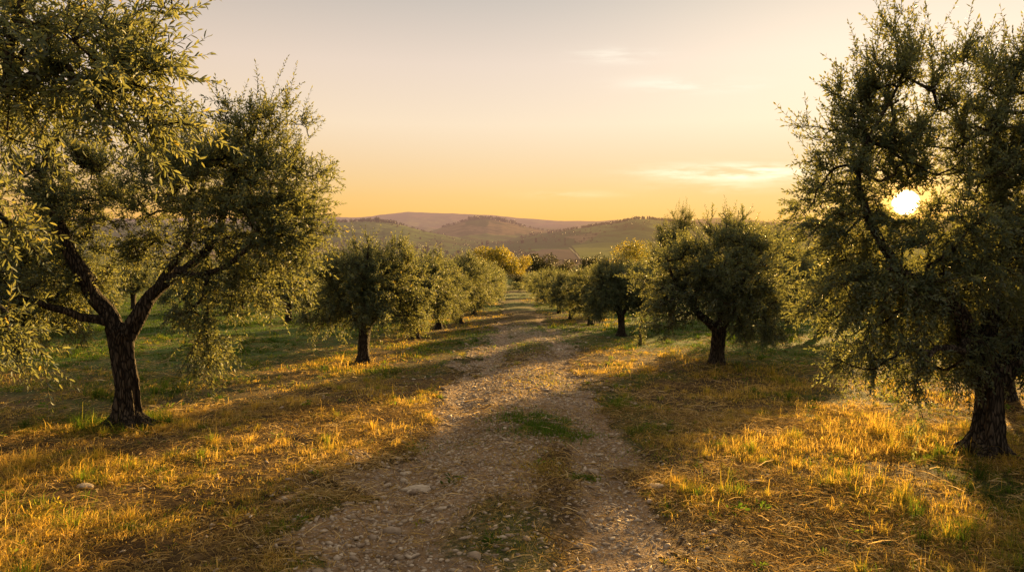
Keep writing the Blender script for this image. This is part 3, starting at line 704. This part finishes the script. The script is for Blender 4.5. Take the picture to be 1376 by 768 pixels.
def make_grass():
    VV, Q, T3, TI, HG = [], [], [], [], []; off = 0
    for (px, py, n, rx, ry, hh, tn_) in TUFTS:
        x0, y0 = at(px, py); bx = x0 + RNG.normal(size=n) * rx; by = y0 + RNG.normal(size=n) * ry
        kp = RNG.random(n) < .25 + .75 * sstep(.4, .6, fbm(bx * 4, by * 4, 48, 2)); bx, by = bx[kp], by[kp]; n = len(bx)
        V, pl, ti, hg = blades(np.stack([bx, by, zground(bx, by) - .005], 1), hh * RNG.uniform(.5, 1.3, n), .005 * RNG.uniform(.6, 1.4, n) * (1 + .05 * y0), RNG.uniform(0, 6.28, n), np.abs(RNG.normal(.45, .3, n)), np.abs(RNG.normal(.3, .25, n)), np.clip(RNG.normal(tn_, .13, n), 0, 1))
        VV.append(V); Q.append(pl[0] + off); T3.append(pl[1] + off); TI.append(ti); HG.append(hg); off += len(V)
    # tufts: centre density, then blades around each centre
    for (nt_, y0, y1, nb, rad, hs, wd, pw) in [(19000, 3.2, 9.5, 16, .055, 1.0, .0042, .5), (17000, 9.5, 22, 13, .10, 1.0, .0075, .8), (26000, 22, 60, 12, .16, 1.4, .014, 1.2), (6000, 60, 150, 10, .5, 1.3, .045, 1.4),
                                              (1500, 3.3, 12, 70, .05, 2.1, .0036, .8), (900, 12, 30, 50, .09, 2.0, .007, 1.0)]:
        x, y = sample_view(nt_, y0, y1, power=pw)
        b = bare(x, y); gm = greenmask(x, y); pmk = pathmask(x, y)
        cl = fbm(x * 1.3, y * 1.3, 41, 3)
        dens = np.clip(.25 + 1.3 * sstep(.36, .6, cl), 0, 1) * (1 - .97 * sstep(.22, .75, b)) * (1 - .35 * pmk)
        big_t = hs >= 1.9
        if big_t: dens = dens * (.25 + .75 * sstep(.5, .7, fbm(x * .7, y * .7, 52, 3))) * (1 - pmk)
        kp = RNG.random(nt_) < dens; x, y, gm, pmk, cl = x[kp], y[kp], gm[kp], pmk[kp], cl[kp]
        n = len(x); cn = RNG.integers(max(3, nb // 2), int(nb * 1.5), n); i = np.repeat(np.arange(n), cn); m = len(i)
        r = rad * np.abs(RNG.normal(size=m)) * .8; th = RNG.uniform(0, 2 * PI, m)
        bx = x[i] + r * np.cos(th); by = y[i] + r * np.sin(th)
        H = (.022 + .062 * sstep(.42, .78, cl) + .022 * sstep(1.4, 2.6, np.abs(x - xc(y)))) * RNG.uniform(.6, 1.35, n) * (1 - .45 * pmk)
        if big_t: dryo = -.22
        else: dryo = 0
        h = H[i] * RNG.uniform(.45, 1.25, m) * hs
        tall = RNG.random(m) < .012 * (1 - pmk[i]); h = np.where(tall, h * 1.9 + .06, h)
        pt = fbm(x * .55 + 4, y * .55, 45, 3)
        dry = np.clip(.80 - .95 * gm + .5 * (pt - .5) + RNG.normal(size=n) * .2 - (RNG.random(n) < .12) * .35, .0, 1)
        tint = np.clip(dry[i] + dryo + RNG.normal(size=m) * .13 + tall * .2, 0, 1)
        yaw = np.where(RNG.random(m) < .6, th, RNG.uniform(0, 2 * PI, m))
        P = np.stack([bx, by, zground(bx, by) - .01], 1)
        V, pl, ti, hg = blades(P, h, wd * RNG.uniform(.6, 1.4, m), yaw, np.abs(RNG.normal(.55, .4, m)) * (.6 if big_t else 1), np.abs(RNG.normal(.4, .35, m)), tint)
        VV.append(V); Q.append(pl[0] + off); T3.append(pl[1] + off); TI.append(ti); HG.append(hg); off += len(V)
    me = make_mesh('grass', np.vstack(VV), [np.vstack(Q), np.vstack(T3)], [M_GRASS], attrs={'tint': np.concatenate(TI), 'hgt': np.concatenate(HG)})
    tag(link('grass', me), 'dry golden and green grass tufts growing over the grove floor', 'grass', kind='stuff'); print('grass verts', off)
make_grass()
def make_straw():
    VV, Q, T3, TI, HG = [], [], [], [], []; off = 0
    for (n, y0, y1, L0, w0, pw) in [(150000, 3.2, 9, .15, .0035, .4), (60000, 9, 20, .2, .006, .8)]:
        x, y = sample_view(n, y0, y1, power=pw)
        kp = RNG.random(n) < (1 - .70 * sstep(.1, .7, bare(x, y))) * (.25 + .75 * sstep(.35, .6, fbm(x * .9, y * .9, 44, 3))) * (1 - .6 * greenmask(x, y)); x, y = x[kp], y[kp]; n = len(x)
        yaw = RNG.uniform(0, 2 * PI, n); L = L0 * (.22 + 1.2 * RNG.random(n) ** 2.2); el = np.abs(RNG.normal(0, .16, n)); bend = RNG.normal(size=n) * .25
        d = np.stack([np.cos(yaw), np.sin(yaw), np.zeros(n)], 1); s = np.stack([-np.sin(yaw), np.cos(yaw), np.zeros(n)], 1)
        z0 = RNG.random(n) * .025
        def pt(t, k):
            q = np.stack([x, y, np.zeros(n)], 1) + d * (L * t)[:, None] + s * (L * bend * t * t)[:, None]
            q[:, 2] = zground(q[:, 0], q[:, 1]) + .004 + z0 + L * el * t + .02 * np.sin(t * PI) * RNG.random(n); return q
        a, b, c = pt(0., 0), pt(.5, 1), pt(1., 2); hw = s * (w0 * RNG.uniform(.5, 1.3, n) * .5)[:, None]; hw = hw + np.array([0, 0, 1.]) * (w0 * .35 * RNG.normal(size=n))[:, None]
        V = np.stack([a - hw, a + hw, b - hw, b + hw, c], 1).reshape(-1, 3); o = (np.arange(n) * 5)[:, None]
        VV.append(V); Q.append(o + np.array([[0, 1, 3, 2]]) + off); T3.append(o + np.array([[2, 3, 4]]) + off); off += len(V)
        tn = np.clip(RNG.normal(.45, .28, n) + .5 * (fbm(x * .8, y * .8, 46, 2) - .5), 0, 1); TI.append(np.repeat(tn, 5)); HG.append(np.full(5 * n, .8))
    me = make_mesh('straw_litter', np.vstack(VV), [np.vstack(Q), np.vstack(T3)], [M_STRAW], attrs={'tint': np.concatenate(TI), 'hgt': np.concatenate(HG)})
    tag(link('straw_litter', me), 'dry straw and dead stems lying matted on the ground', 'straw', kind='stuff')
make_straw()
def weeds():
    n = 1500; x, y = sample_view(n, 3.3, 22, power=.8)
    kp = RNG.random(n) < (.12 + .6 * greenmask(x, y) + .3 * sstep(.55, .7, fbm(x * .8, y * .8, 49, 3))) * (1 - .8 * sstep(.3, .7, bare(x, y))); x, y = x[kp], y[kp]; n = len(x)
    cnt = RNG.integers(10, 26, n); i = np.repeat(np.arange(n), cnt); m = len(i); th = RNG.uniform(0, 6.28, m); sz = RNG.uniform(.5, 1.4, n)[i]
    r = np.abs(RNG.normal(size=m)) * .03 * sz; bx, by = x[i] + r * np.cos(th), y[i] + r * np.sin(th)
    P = np.stack([bx, by, zground(bx, by) + RNG.random(m) * .06 * sz], 1)
    V, Pl, tn = leaves_geo(P, np.stack([np.cos(th), np.sin(th), RNG.uniform(.1, 1.1, m)], 1), np.array([0, 0, 1.]) + RNG.normal(size=(m, 3)) * .35, .036 * sz * RNG.uniform(.6, 1.3, m), .016 * sz * RNG.uniform(.7, 1.3, m), LEAF6, np.clip(RNG.normal(.24, .16, n)[i] + RNG.normal(size=m) * .06, 0, 1))
    tag(link('weeds', make_mesh('weeds', V, Pl, [M_GRASS], attrs={'tint': tn, 'hgt': np.full(len(V), .6)})), 'small green broad-leaved weeds among the straw', 'weeds', kind='stuff')
weeds()
# fallen olive leaves
def fallen():
    n = 9000; x, y = sample_view(n, 3.2, 14, power=.5)
    kp = RNG.random(n) < .35 + .65 * sstep(1.2, 3, np.abs(x)); x, y = x[kp], y[kp]; n = len(x)
    P = np.stack([x, y, zground(x, y) + .012 + RNG.random(n) * .02], 1); a = RNG.uniform(0, 6.28, n)
    V, Pl, tn = leaves_geo(P, np.stack([np.cos(a), np.sin(a), RNG.normal(size=n) * .3], 1), np.array([0, 0, 1.]) + RNG.normal(size=(n, 3)) * .5, RNG.uniform(.035, .065, n), RNG.uniform(.01, .016, n), LEAF4, RNG.uniform(.3, 1, n))
    tag(link('fallen_leaves', make_mesh('fallen_leaves', V, Pl, [M_STRAW], attrs={'tint': tn, 'hgt': np.full(len(V), .8)})), 'fallen dry olive leaves scattered over the ground', 'leaves', kind='stuff')
fallen()

# ------------------------------------------------------------------ stones
def stone_material():
    m, nt, nd, lk = new_mat('limestone')
    geo = nd.new('ShaderNodeNewGeometry')
    n = noise(nd, lk, geo.outputs['Position'], 25, 5, .6)
    c = mixc(nd, lk, attr(nd, 'tint'), ramp(nd, lk, n, [(.3, (.15, .105, .068)), (.7, (.28, .21, .14))]), ramp(nd, lk, n, [(.3, (.34, .27, .19)), (.7, (.54, .45, .33))]))
    b = nd.new('ShaderNodeBump'); b.inputs['Distance'].default_value = .01; b.inputs['Strength'].default_value = .7; lk.new(n, b.inputs['Height'])
    bs = nd.new('ShaderNodeBsdfPrincipled'); lk.new(c, bs.inputs['Base Color']); bs.inputs['Roughness'].default_value = .9; lk.new(b.outputs[0], bs.inputs['Normal'])
    o = nd.new('ShaderNodeOutputMaterial'); lk.new(bs.outputs[0], o.inputs['Surface'])
    return m
M_STONE = stone_material()
import bmesh
def ico(sub):
    bm = bmesh.new(); bmesh.ops.create_icosphere(bm, subdivisions=sub, radius=1); bm.verts.ensure_lookup_table()
    V = np.array([v.co[:] for v in bm.verts]); Fc = np.array([[v.index for v in f.verts] for f in bm.faces]); bm.free(); return V, Fc
def gravel():
    V0, F0 = ico(1)
    n = 70000; x, y = sample_view(n, 3.2, 26, spread=.5, power=.9)
    x = RNG.normal(size=n) * 1.0 + np.where(RNG.random(n) < .5, -.82, .84) + xc(y)
    kp = (RNG.random(n) < .06 + bare(x, y)) ; x, y = x[kp], y[kp]; n = len(x)
    s = .0045 + .013 * RNG.random(n) ** 3 + .020 * (RNG.random(n) < .03) * RNG.random(n)
    s *= 1.1 * (1 + .015 * y)
    s *= 1 + .9 * (RNG.random(n) < .10) * np.exp(-((x + .95) / .5) ** 2) * (y < 6.5)
    J = V0[None] * (1 + RNG.normal(size=(n, len(V0), 1)) * .22)
    yaw = RNG.uniform(0, 6.28, n); A = np.stack([s * RNG.uniform(.9, 1.9, n), s * RNG.uniform(.7, 1.2, n), s * RNG.uniform(.35, .75, n)], 1)
    J = J * A[:, None]
    tl = RNG.normal(size=n) * .25
    c, s_ = np.cos(yaw)[:, None], np.sin(yaw)[:, None]
    Xr = J[..., 0] * c - J[..., 1] * s_; Yr = J[..., 0] * s_ + J[..., 1] * c; Zr = J[..., 2] + J[..., 0] * tl[:, None]
    V = np.stack([Xr + x[:, None], Yr + y[:, None], Zr + (zground(x, y) + .010 + A[:, 2] * .35)[:, None]], -1).reshape(-1, 3)
    q = (F0[None] + (np.arange(n) * len(V0))[:, None, None]).reshape(-1, 3)
    tag(link('gravel', make_mesh('gravel', V, [q], [M_STONE], attrs={'tint': np.repeat(np.clip(RNG.random(n) ** 1.3, 0, 1), len(V0))})), 'loose pale stones and gravel strewn along the wheel ruts', 'gravel', kind='stuff')
gravel()
def rock(px, py, wpx, label, seed, flat=.22):
    x, y = at(px, py); s = wpx * .5 * y / F; rg = np.random.default_rng(seed)
    V, Fc = ico(3); V = V * (1 + .35 * (fbm(V[:, 0] * 1.6 + seed, V[:, 1] * 1.6 + V[:, 2] * 1.3, seed, 3) - .5)[:, None] * 2)
    V[:, 2] = np.where(V[:, 2] > .55, .55 + (V[:, 2] - .55) * .25, V[:, 2])
    V = V * np.array([s, s * .62, s * flat * 1.6])
    o = link('stone', make_mesh('stone', V, [Fc], [M_STONE], attrs={'tint': np.full(len(V), .75)}), None, (x, y, float(zground(x, y)) + .012), rg.uniform(-.4, .4))
    tag(o, label, 'stone', 'larger stones along the track')
rock(563, 748, 34, 'pale flat slab lying in the wheel rut nearest the sunlit grass', 1)
rock(120, 754, 26, 'flat grey slab sunk in straw at the corner below the forked olive', 2)
rock(615, 668, 14, 'small pale stone beside the stony rut, above the flat slab', 3)
rock(1010, 740, 18, 'tan stone on the sunlit edge of the track', 4)
rock(545, 700, 18, 'pale stone among the rubble at the rim of the track', 5)
rock(880, 756, 22, 'brown stone at the foot of the rut nearest the sun side', 6)
rock(700, 640, 8, 'little white stone in the middle of the track', 7)

# ------------------------------------------------------------------ valley and hills
RIDGES = [
    (9000, 2600, [(-900, 296), (300, 294), (440, 290), (470, 292), (500, 291), (525, 288), (550, 285.5), (600, 286.5), (640, 289), (680, 291), (720, 294.5), (760, 297), (800, 297), (830, 295.5), (870, 299), (920, 296), (960, 293), (1000, 295), (1040, 299), (1200, 297), (1500, 295), (2300, 297)]),
    (3300, 700, [(-900, 320), (540, 330), (575, 312), (600, 303), (630, 296.5), (655, 294), (675, 297), (692, 301), (720, 307), (745, 311), (780, 316), (850, 325), (2300, 330)]),
    (2200, 520, [(-900, 304), (0, 300), (200, 297), (380, 301), (440, 300), (485, 298), (505, 297), (525, 299), (545, 303), (580, 312), (620, 322), (700, 335), (2300, 340)]),
    (2400, 640, [(-900, 340), (640, 335), (700, 318), (740, 312), (780, 307), (820, 301), (845, 296), (868, 294), (890, 296), (930, 301), (970, 304), (1010, 303), (1060, 300), (1150, 297), (1300, 294), (1600, 298), (2300, 300)]),
]
def terrain_z(p, y):
    x = (p - CX) / F * y
    ang = np.interp(np.log(y), np.log([60, 110, 170, 300, 600, 1000, 1500, 2200, 3200, 5000, 20000]), [.0725, .074, .078, .078, .066, .054, .041, .026, .016, .008, .0015])
    z = CAMH - ang * y
    z = z + (fbm(x * .004 + 5, y * .003, 61, 4) - .5) * .016 * y * sstep(250, 700, y)
    for (Y0, w, prof) in RIDGES:
        pr = np.array(prof); zt = CAMH + (HZ - np.interp(p, pr[:, 0], pr[:, 1])) / F * Y0
        zt = zt + (fbm(p * .035, np.zeros_like(p) + Y0, 62, 4) - .5) * .0032 * Y0
        b = np.exp(-((y - Y0) / w) ** 2)
        z = np.maximum(z, z + (zt - z) * b)
    return z
def terrain_material():
    m, nt, nd, lk = new_mat('valley_land')
    geo = nd.new('ShaderNodeNewGeometry'); P = geo.outputs['Position']
    mp = nd.new('ShaderNodeMapping'); mp.inputs['Scale'].default_value = (1, .45, 0); mp.inputs['Rotation'].default_value = (0, 0, .35); lk.new(P, mp.inputs[0])
    nz = nd.new('ShaderNodeTexNoise'); nz.inputs['Scale'].default_value = .004; lk.new(P, nz.inputs['Vector'])
    wv = nd.new('ShaderNodeVectorMath'); wv.operation = 'MULTIPLY_ADD'; lk.new(nz.outputs['Color'], wv.inputs[0]); wv.inputs[1].default_value = (90, 90, 0); lk.new(mp.outputs[0], wv.inputs[2])
    v = nd.new('ShaderNodeTexVoronoi'); v.inputs['Scale'].default_value = .0050; lk.new(wv.outputs[0], v.inputs['Vector'])
    vs = nd.new('ShaderNodeSeparateColor'); lk.new(v.outputs['Color'], vs.inputs[0])
    c = ramp(nd, lk, vs.outputs[0], [(0, (.08, .105, .035)), (.35, (.12, .15, .045)), (.6, (.19, .21, .065)), (.8, (.23, .165, .08)), (1, (.13, .10, .06))], 'CONSTANT')
    f1 = noise(nd, lk, P, .03, 5, .7); f2 = noise(nd, lk, P, .007, 4)
    c = mixc(nd, lk, math_n(nd, lk, 'MULTIPLY', smooth_fac(nd, lk, f1, .45, .62), .8), c, (.075, .085, .032))
    c = mixc(nd, lk, smooth_fac(nd, lk, f2, .5, .68), c, (.085, .09, .036))
    bs = nd.new('ShaderNodeBsdfDiffuse'); lk.new(c, bs.inputs['Color'])
    o = nd.new('ShaderNodeOutputMaterial'); lk.new(add_painted_haze(nd, lk, bs.outputs[0]), o.inputs['Surface'])
    return m
M_LAND = terrain_material()
pg = np.concatenate([np.arange(-900, 400, 10), np.arange(400, 1060, 2.0), np.arange(1060, 2301, 10)])
yg = np.exp(np.linspace(math.log(110), math.log(15000), 420))
PG, YG = np.meshgrid(pg, yg); ZT = terrain_z(PG, YG)
XG = (PG - CX) / F * YG
inside = (np.abs(XG) < 125) & (YG < 165)
ZT = np.where(inside, np.minimum(ZT, zbase(XG, YG) - 1.5), ZT)
t = link('hills', grid_mesh('hills', XG, YG, ZT, M_LAND, {})); tag(t, kind='structure')
# field and track on the hillside
def flat_mat(name, c1, c2, sc):
    m, nt, nd, lk = new_mat(name); geo = nd.new('ShaderNodeNewGeometry')
    c = ramp(nd, lk, noise(nd, lk, geo.outputs['Position'], sc, 4), [(.3, c1), (.7, c2)])
    bs = nd.new('ShaderNodeBsdfDiffuse'); lk.new(c, bs.inputs['Color'])
    o = nd.new('ShaderNodeOutputMaterial'); lk.new(add_painted_haze(nd, lk, bs.outputs[0]), o.inputs['Surface']); return m
def depth_at(px, py):
    yy = np.exp(np.linspace(math.log(200), math.log(2600), 3000)); pp = np.full_like(yy, px)
    d = ray(px, py); scr = terrain_z(pp, yy) - (CAMH + d[2] / d[1] * yy)
    i = np.nonzero(scr > 0)[0]; return float(yy[i[0]]) if len(i) else 1200.
def sheet(name, corners, mat, lift, n=30, m_=24):
    """a patch draped over the hillside between four (px, depth) corners"""
    c = np.array(corners, float); a, b = np.meshgrid(np.linspace(0, 1, n), np.linspace(0, 1, m_))
    Q = ((1 - a) * (1 - b))[..., None] * c[0] + (a * (1 - b))[..., None] * c[1] + (a * b)[..., None] * c[2] + ((1 - a) * b)[..., None] * c[3]
    pp, yy = Q[..., 0], Q[..., 1]; Z = terrain_z(pp, yy) + lift
    o = link(name, grid_mesh(name, (pp - CX) / F * yy, yy, Z, mat, {})); tag(o, kind='structure'); return o
dA, dB = depth_at(778, 350), depth_at(764, 338)
print('field depths', dA, dB, depth_at(700, 330), depth_at(700, 350), depth_at(700, 315))
sheet('meadow', [(781, dA), (860, dA), (905, dB * 1.18), (768, dB * 1.18)], flat_mat('meadow_grass', (.13, .15, .035), (.19, .20, .05), .02), 1.5)
sheet('ploughed_field', [(690, dA), (778, dA), (765, dB * 1.05), (728, dB * 1.08)], flat_mat('ploughed_soil', (.115, .095, .06), (.145, .115, .075), .02), 1.5)
sheet('farm_track', [(778.5, dA), (780.5, dA), (765.5, dB * 1.12), (764, dB * 1.12)], flat_mat('track_dust', (.30, .26, .15), (.36, .31, .18), .02), 2.2, 4, 40)
def far_crowns(name, px, yy, hts, wd, label, seed, quads=46, kind='stuff', cat='woodland'):
    rg = np.random.default_rng(seed); n = len(px)
    x = (px - CX) / F * yy; z = terrain_z(px, yy)
    d = nrm(rg.normal(size=(n, quads, 3))); rr = rg.random((n, quads, 1)) ** (1 / 2.5)
    P = d * rr * np.stack([wd * .5, wd * .5, hts * .5], 1)[:, None]; P[..., 2] += (hts * .5)[:, None]
    P = P + np.stack([x, yy, z - hts * .06], 1)[:, None]; P = P.reshape(-1, 3); m = len(P)
    L = np.repeat(np.maximum(wd, hts * .6) * .40, quads) * rg.uniform(.6, 1.2, m)
    V, Pl, tn = leaves_geo(P, rg.normal(size=(m, 3)), rg.normal(size=(m, 3)), L, L * .8, LEAF4, np.repeat(rg.random(n), quads) * .7 + .2 * rg.random(m))
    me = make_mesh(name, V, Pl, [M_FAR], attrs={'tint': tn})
    return me
# crest and valley woods that read as a mass
rg = np.random.default_rng(77)
n = 5200; px = rg.uniform(380, 1080, n); yy = np.exp(rg.uniform(math.log(330), math.log(2300), n))
xx = (px - CX) / F * yy
dn = sstep(.46, .60, fbm(xx * .006, yy * .004, 71, 3)); kp = rg.random(n) < .12 + .88 * dn; px, yy = px[kp], yy[kp]
inm = (px > 718) & (px < 905) & (yy > dA * .97) & (yy < dB * 1.2); px, yy = px[~inm], yy[~inm]
ht = rg.uniform(3.5, 6.5, len(px)); 
tag(link('valley_woodland', far_crowns('valley_woodland', px, yy, ht, ht * rg.uniform(.8, 1.3, len(px)), '', 78, 26)), 'scattered olive groves and woods covering the valley floor', 'woodland', kind='stuff')
def crest(name, spec, label, seed):
    rg = np.random.default_rng(seed); PX, YY, H, W = [], [], [], []
    for (p0, p1, Y0, n, h0, h1) in spec:
        p_ = rg.uniform(p0, p1, n); PX.append(p_); YY.append(Y0 + rg.normal(size=n) * Y0 * .018 - Y0 * .01); h = rg.uniform(h0, h1, n); H.append(h); W.append(h * rg.uniform(.5, 1.1, n))
    me = far_crowns(name, np.concatenate(PX), np.concatenate(YY), np.concatenate(H), np.concatenate(W), label, seed)
    tag(link(name, me), label, 'woodland', kind='stuff')
crest('ridge_wood', [(630, 694, 3300, 150, 8, 20), (690, 745, 3250, 50, 6, 12), (595, 640, 3200, 40, 6, 12)], 'line of dark trees along the conical hilltop', 81)
crest('ridge_wood', [(780, 905, 2400, 220, 5, 11), (700, 790, 2350, 60, 5, 10), (905, 1040, 2400, 120, 5, 10)], 'dark trees fringing the hill toward the sun', 82)
crest('ridge_wood', [(440, 545, 2200, 110, 5, 10), (485, 535, 2190, 60, 7, 12)], 'dark trees along the low hill on the shaded side', 83)
HW = [(508, 2100, 16, 13, 'round dark tree standing out on the low hilltop'), (572, 1500, 15, 15, 'largest dark round tree on the near valley slope'), (585, 1480, 11, 10, 'smaller dark tree beside the largest one on the valley slope'),
      (560, 1560, 10, 9, 'dark tree just before the largest one on the valley slope'), (600, 1500, 7, 8, 'low dark tree at the end of the valley slope clump'), (616, 1520, 7, 10, 'low bushy tree alone past the valley slope clump'), (655, 1900, 16, 5, 'narrow dark cypress below the conical hill'),
      (648, 1910, 12, 6, 'shorter dark tree next to the narrow cypress'), (720, 1850, 14, 5, 'cypress at the saddle between the two hills'), (702, 1880, 10, 8, 'dark round tree near the saddle between the hills'), (830, 1500, 9, 12, 'clump of low trees on the hillside above the meadow'), (845, 1480, 10, 9, 'dark tree above the far corner of the meadow')]
for i, (p_, y_, h_, w_, lab) in enumerate(HW):
    me = far_crowns('distant_tree', np.array([float(p_)]), np.array([float(y_)]), np.array([float(h_)]), np.array([float(w_)]), lab, 90 + i, 160)
    tag(link('distant_tree', me), lab, 'tree', 'lone trees across the valley')

# ------------------------------------------------------------------ world, sun, camera
w = bpy.data.worlds.new('World'); scene.world = w; w.use_nodes = True
nd, lk = w.node_tree.nodes, w.node_tree.links; nd.clear()
sky = nd.new('ShaderNodeTexSky'); sky.sky_type = 'NISHITA'; sky.sun_disc = False
sky.sun_elevation = LAMP_EL; sky.sun_rotation = LAMP_AZ; sky.air_density = 1.0; sky.dust_density = 0.0; sky.ozone_density = 1.0
bg1 = nd.new('ShaderNodeBackground'); bg1.inputs['Strength'].default_value = .05; lk.new(sky.outputs[0], bg1.inputs['Color'])
tc = nd.new('ShaderNodeTexCoord'); Dv = tc.outputs['Generated']
sx = nd.new('ShaderNodeSeparateXYZ'); lk.new(Dv, sx.inputs[0])
grad = ramp(nd, lk, sx.outputs['Z'], [(0, (.68, .27, .05)), (.044, (.72, .34, .08)), (.085, (.78, .435, .19)), (.145, (.875, .60, .375)), (.225, (.80, .575, .415)), (.31, (.565, .445, .345)), (.5, (.86, .74, .60)), (1, (1.0, .86, .70))])  # topmost stops are unseen overhead sky, brightened as ground fill
dt = nd.new('ShaderNodeVectorMath'); dt.operation = 'DOT_PRODUCT'; lk.new(Dv, dt.inputs[0]); dt.inputs[1].default_value = tuple(SUN)
dotv = dt.outputs['Value']
azf = smooth_fac(nd, lk, dotv, -.6, .75)
grad = mixc(nd, lk, azf, mixc(nd, lk, 1.0, grad, (.62, .60, .60), 'MULTIPLY'), grad)
dpos = math_n(nd, lk, 'MAXIMUM', dotv, 0)
g1 = math_n(nd, lk, 'POWER', dpos, 18); g2 = math_n(nd, lk, 'POWER', dpos, 260); g3 = math_n(nd, lk, 'POWER', dpos, 3500)
def scalec(f, c):
    n_ = nd.new('ShaderNodeVectorMath'); n_.operation = 'SCALE'; n_.inputs[0].default_value = c; lk.new(f, n_.inputs['Scale']); return n_.outputs[0]
def addv(a, b):
    n_ = nd.new('ShaderNodeVectorMath'); n_.operation = 'ADD'; lk.new(a, n_.inputs[0]); lk.new(b, n_.inputs[1]); return n_.outputs[0]
g1 = math_n(nd, lk, 'MULTIPLY', g1, smooth_fac(nd, lk, sx.outputs['Z'], .04, .30))
tot = addv(grad, scalec(g1, (.52, .38, .18))); tot = addv(tot, scalec(g2, (.10, .10, .04))); g4 = math_n(nd, lk, 'POWER', dpos, 520)
tot = mixc(nd, lk, math_n(nd, lk, 'MULTIPLY', g4, .85), tot, (1.45, .60, .05))
tot = addv(tot, scalec(g3, (1.2, .55, .10)))
disc = smooth_fac(nd, lk, dotv, math.cos(math.radians(.95)), math.cos(math.radians(.45)))
tot = addv(tot, scalec(disc, (22, 17, 9)))
# thin streaks of cloud
yd = sx.outputs['Y']
azc = math_n(nd, lk, 'DIVIDE', sx.outputs['X'], math_n(nd, lk, 'MAXIMUM', yd, .05)); elc = math_n(nd, lk, 'DIVIDE', sx.outputs['Z'], math_n(nd, lk, 'MAXIMUM', yd, .05))
cv = nd.new('ShaderNodeCombineXYZ'); lk.new(azc, cv.inputs[0]); lk.new(elc, cv.inputs[1])
mp = nd.new('ShaderNodeMapping'); mp.inputs['Scale'].default_value = (9, 70, 1); mp.inputs['Rotation'].default_value = (0, 0, -.06); lk.new(cv.outputs[0], mp.inputs[0])
cn = noise(nd, lk, mp.outputs[0], 1.0, 6, .62)
cl_sum = None
for (cpx, cpy, rx, ry, a) in [(828, 75, 50, 9, .55), (925, 113, 75, 9, .65), (1000, 232, 100, 11, 1.1), (960, 252, 70, 7, .3), (765, 261, 60, 5, .2), (900, 232, 60, 6, .15)]:
    r_ = ray(cpx, cpy); ca, ce = r_[0] / r_[1], r_[2] / r_[1]
    ex = math_n(nd, lk, 'POWER', math_n(nd, lk, 'MULTIPLY', math_n(nd, lk, 'SUBTRACT', azc, ca), F / rx), 2.0)
    ey = math_n(nd, lk, 'POWER', math_n(nd, lk, 'MULTIPLY', math_n(nd, lk, 'SUBTRACT', elc, ce), F / ry), 2.0)
    gss = math_n(nd, lk, 'MULTIPLY', math_n(nd, lk, 'POWER', 2.71828, math_n(nd, lk, 'MULTIPLY', math_n(nd, lk, 'ADD', ex, ey), -1.0)), a)
    cl_sum = gss if cl_sum is None else math_n(nd, lk, 'ADD', cl_sum, gss)
cf = math_n(nd, lk, 'MULTIPLY', cl_sum, smooth_fac(nd, lk, cn, .36, .66), True)
cf = math_n(nd, lk, 'MULTIPLY', cf, smooth_fac(nd, lk, yd, .2, .4))
tot = mixc(nd, lk, cf, tot, (1.15, .98, .74))
bg2 = nd.new('ShaderNodeBackground'); bg2.inputs['Strength'].default_value = .92; lk.new(tot, bg2.inputs['Color'])
ad = nd.new('ShaderNodeAddShader'); lk.new(bg1.outputs[0], ad.inputs[0]); lk.new(bg2.outputs[0], ad.inputs[1])
wo = nd.new('ShaderNodeOutputWorld'); lk.new(ad.outputs[0], wo.inputs['Surface'])

sl = bpy.data.lights.new('sun', 'SUN'); sl.energy = 18.0; sl.angle = math.radians(.5); sl.color = (1.0, .61, .20)
so = bpy.data.objects.new('sun', sl); COL.objects.link(so)
sd = Vector((math.sin(LAMP_AZ) * math.cos(LAMP_EL), math.cos(LAMP_AZ) * math.cos(LAMP_EL), math.sin(LAMP_EL)))
so.rotation_euler = (-sd).to_track_quat('-Z', 'Y').to_euler(); so.location = (0, 0, 30)

cam = bpy.data.cameras.new('camera'); cam.sensor_width = 36; cam.lens = F / 1376 * 36; cam.clip_end = 40000; cam.clip_start = .05
co = bpy.data.objects.new('camera', cam); COL.objects.link(co); co.location = (0, 0, CAMH); co.rotation_euler = (PI / 2 - PITCH, 0, 0)
scene.camera = co
scene.view_settings.view_transform = 'Standard'; scene.view_settings.look = 'None'; scene.view_settings.exposure = 0; scene.view_settings.gamma = 1
scene.render.engine = 'CYCLES'
cy = scene.cycles
cy.use_denoising = True
try: cy.denoiser = 'OPENIMAGEDENOISE'
except Exception: pass
cy.max_bounces = 6; cy.diffuse_bounces = 3; cy.glossy_bounces = 2; cy.transmission_bounces = 4; cy.caustics_reflective = False; cy.caustics_refractive = False
cy.sample_clamp_indirect = 4.0
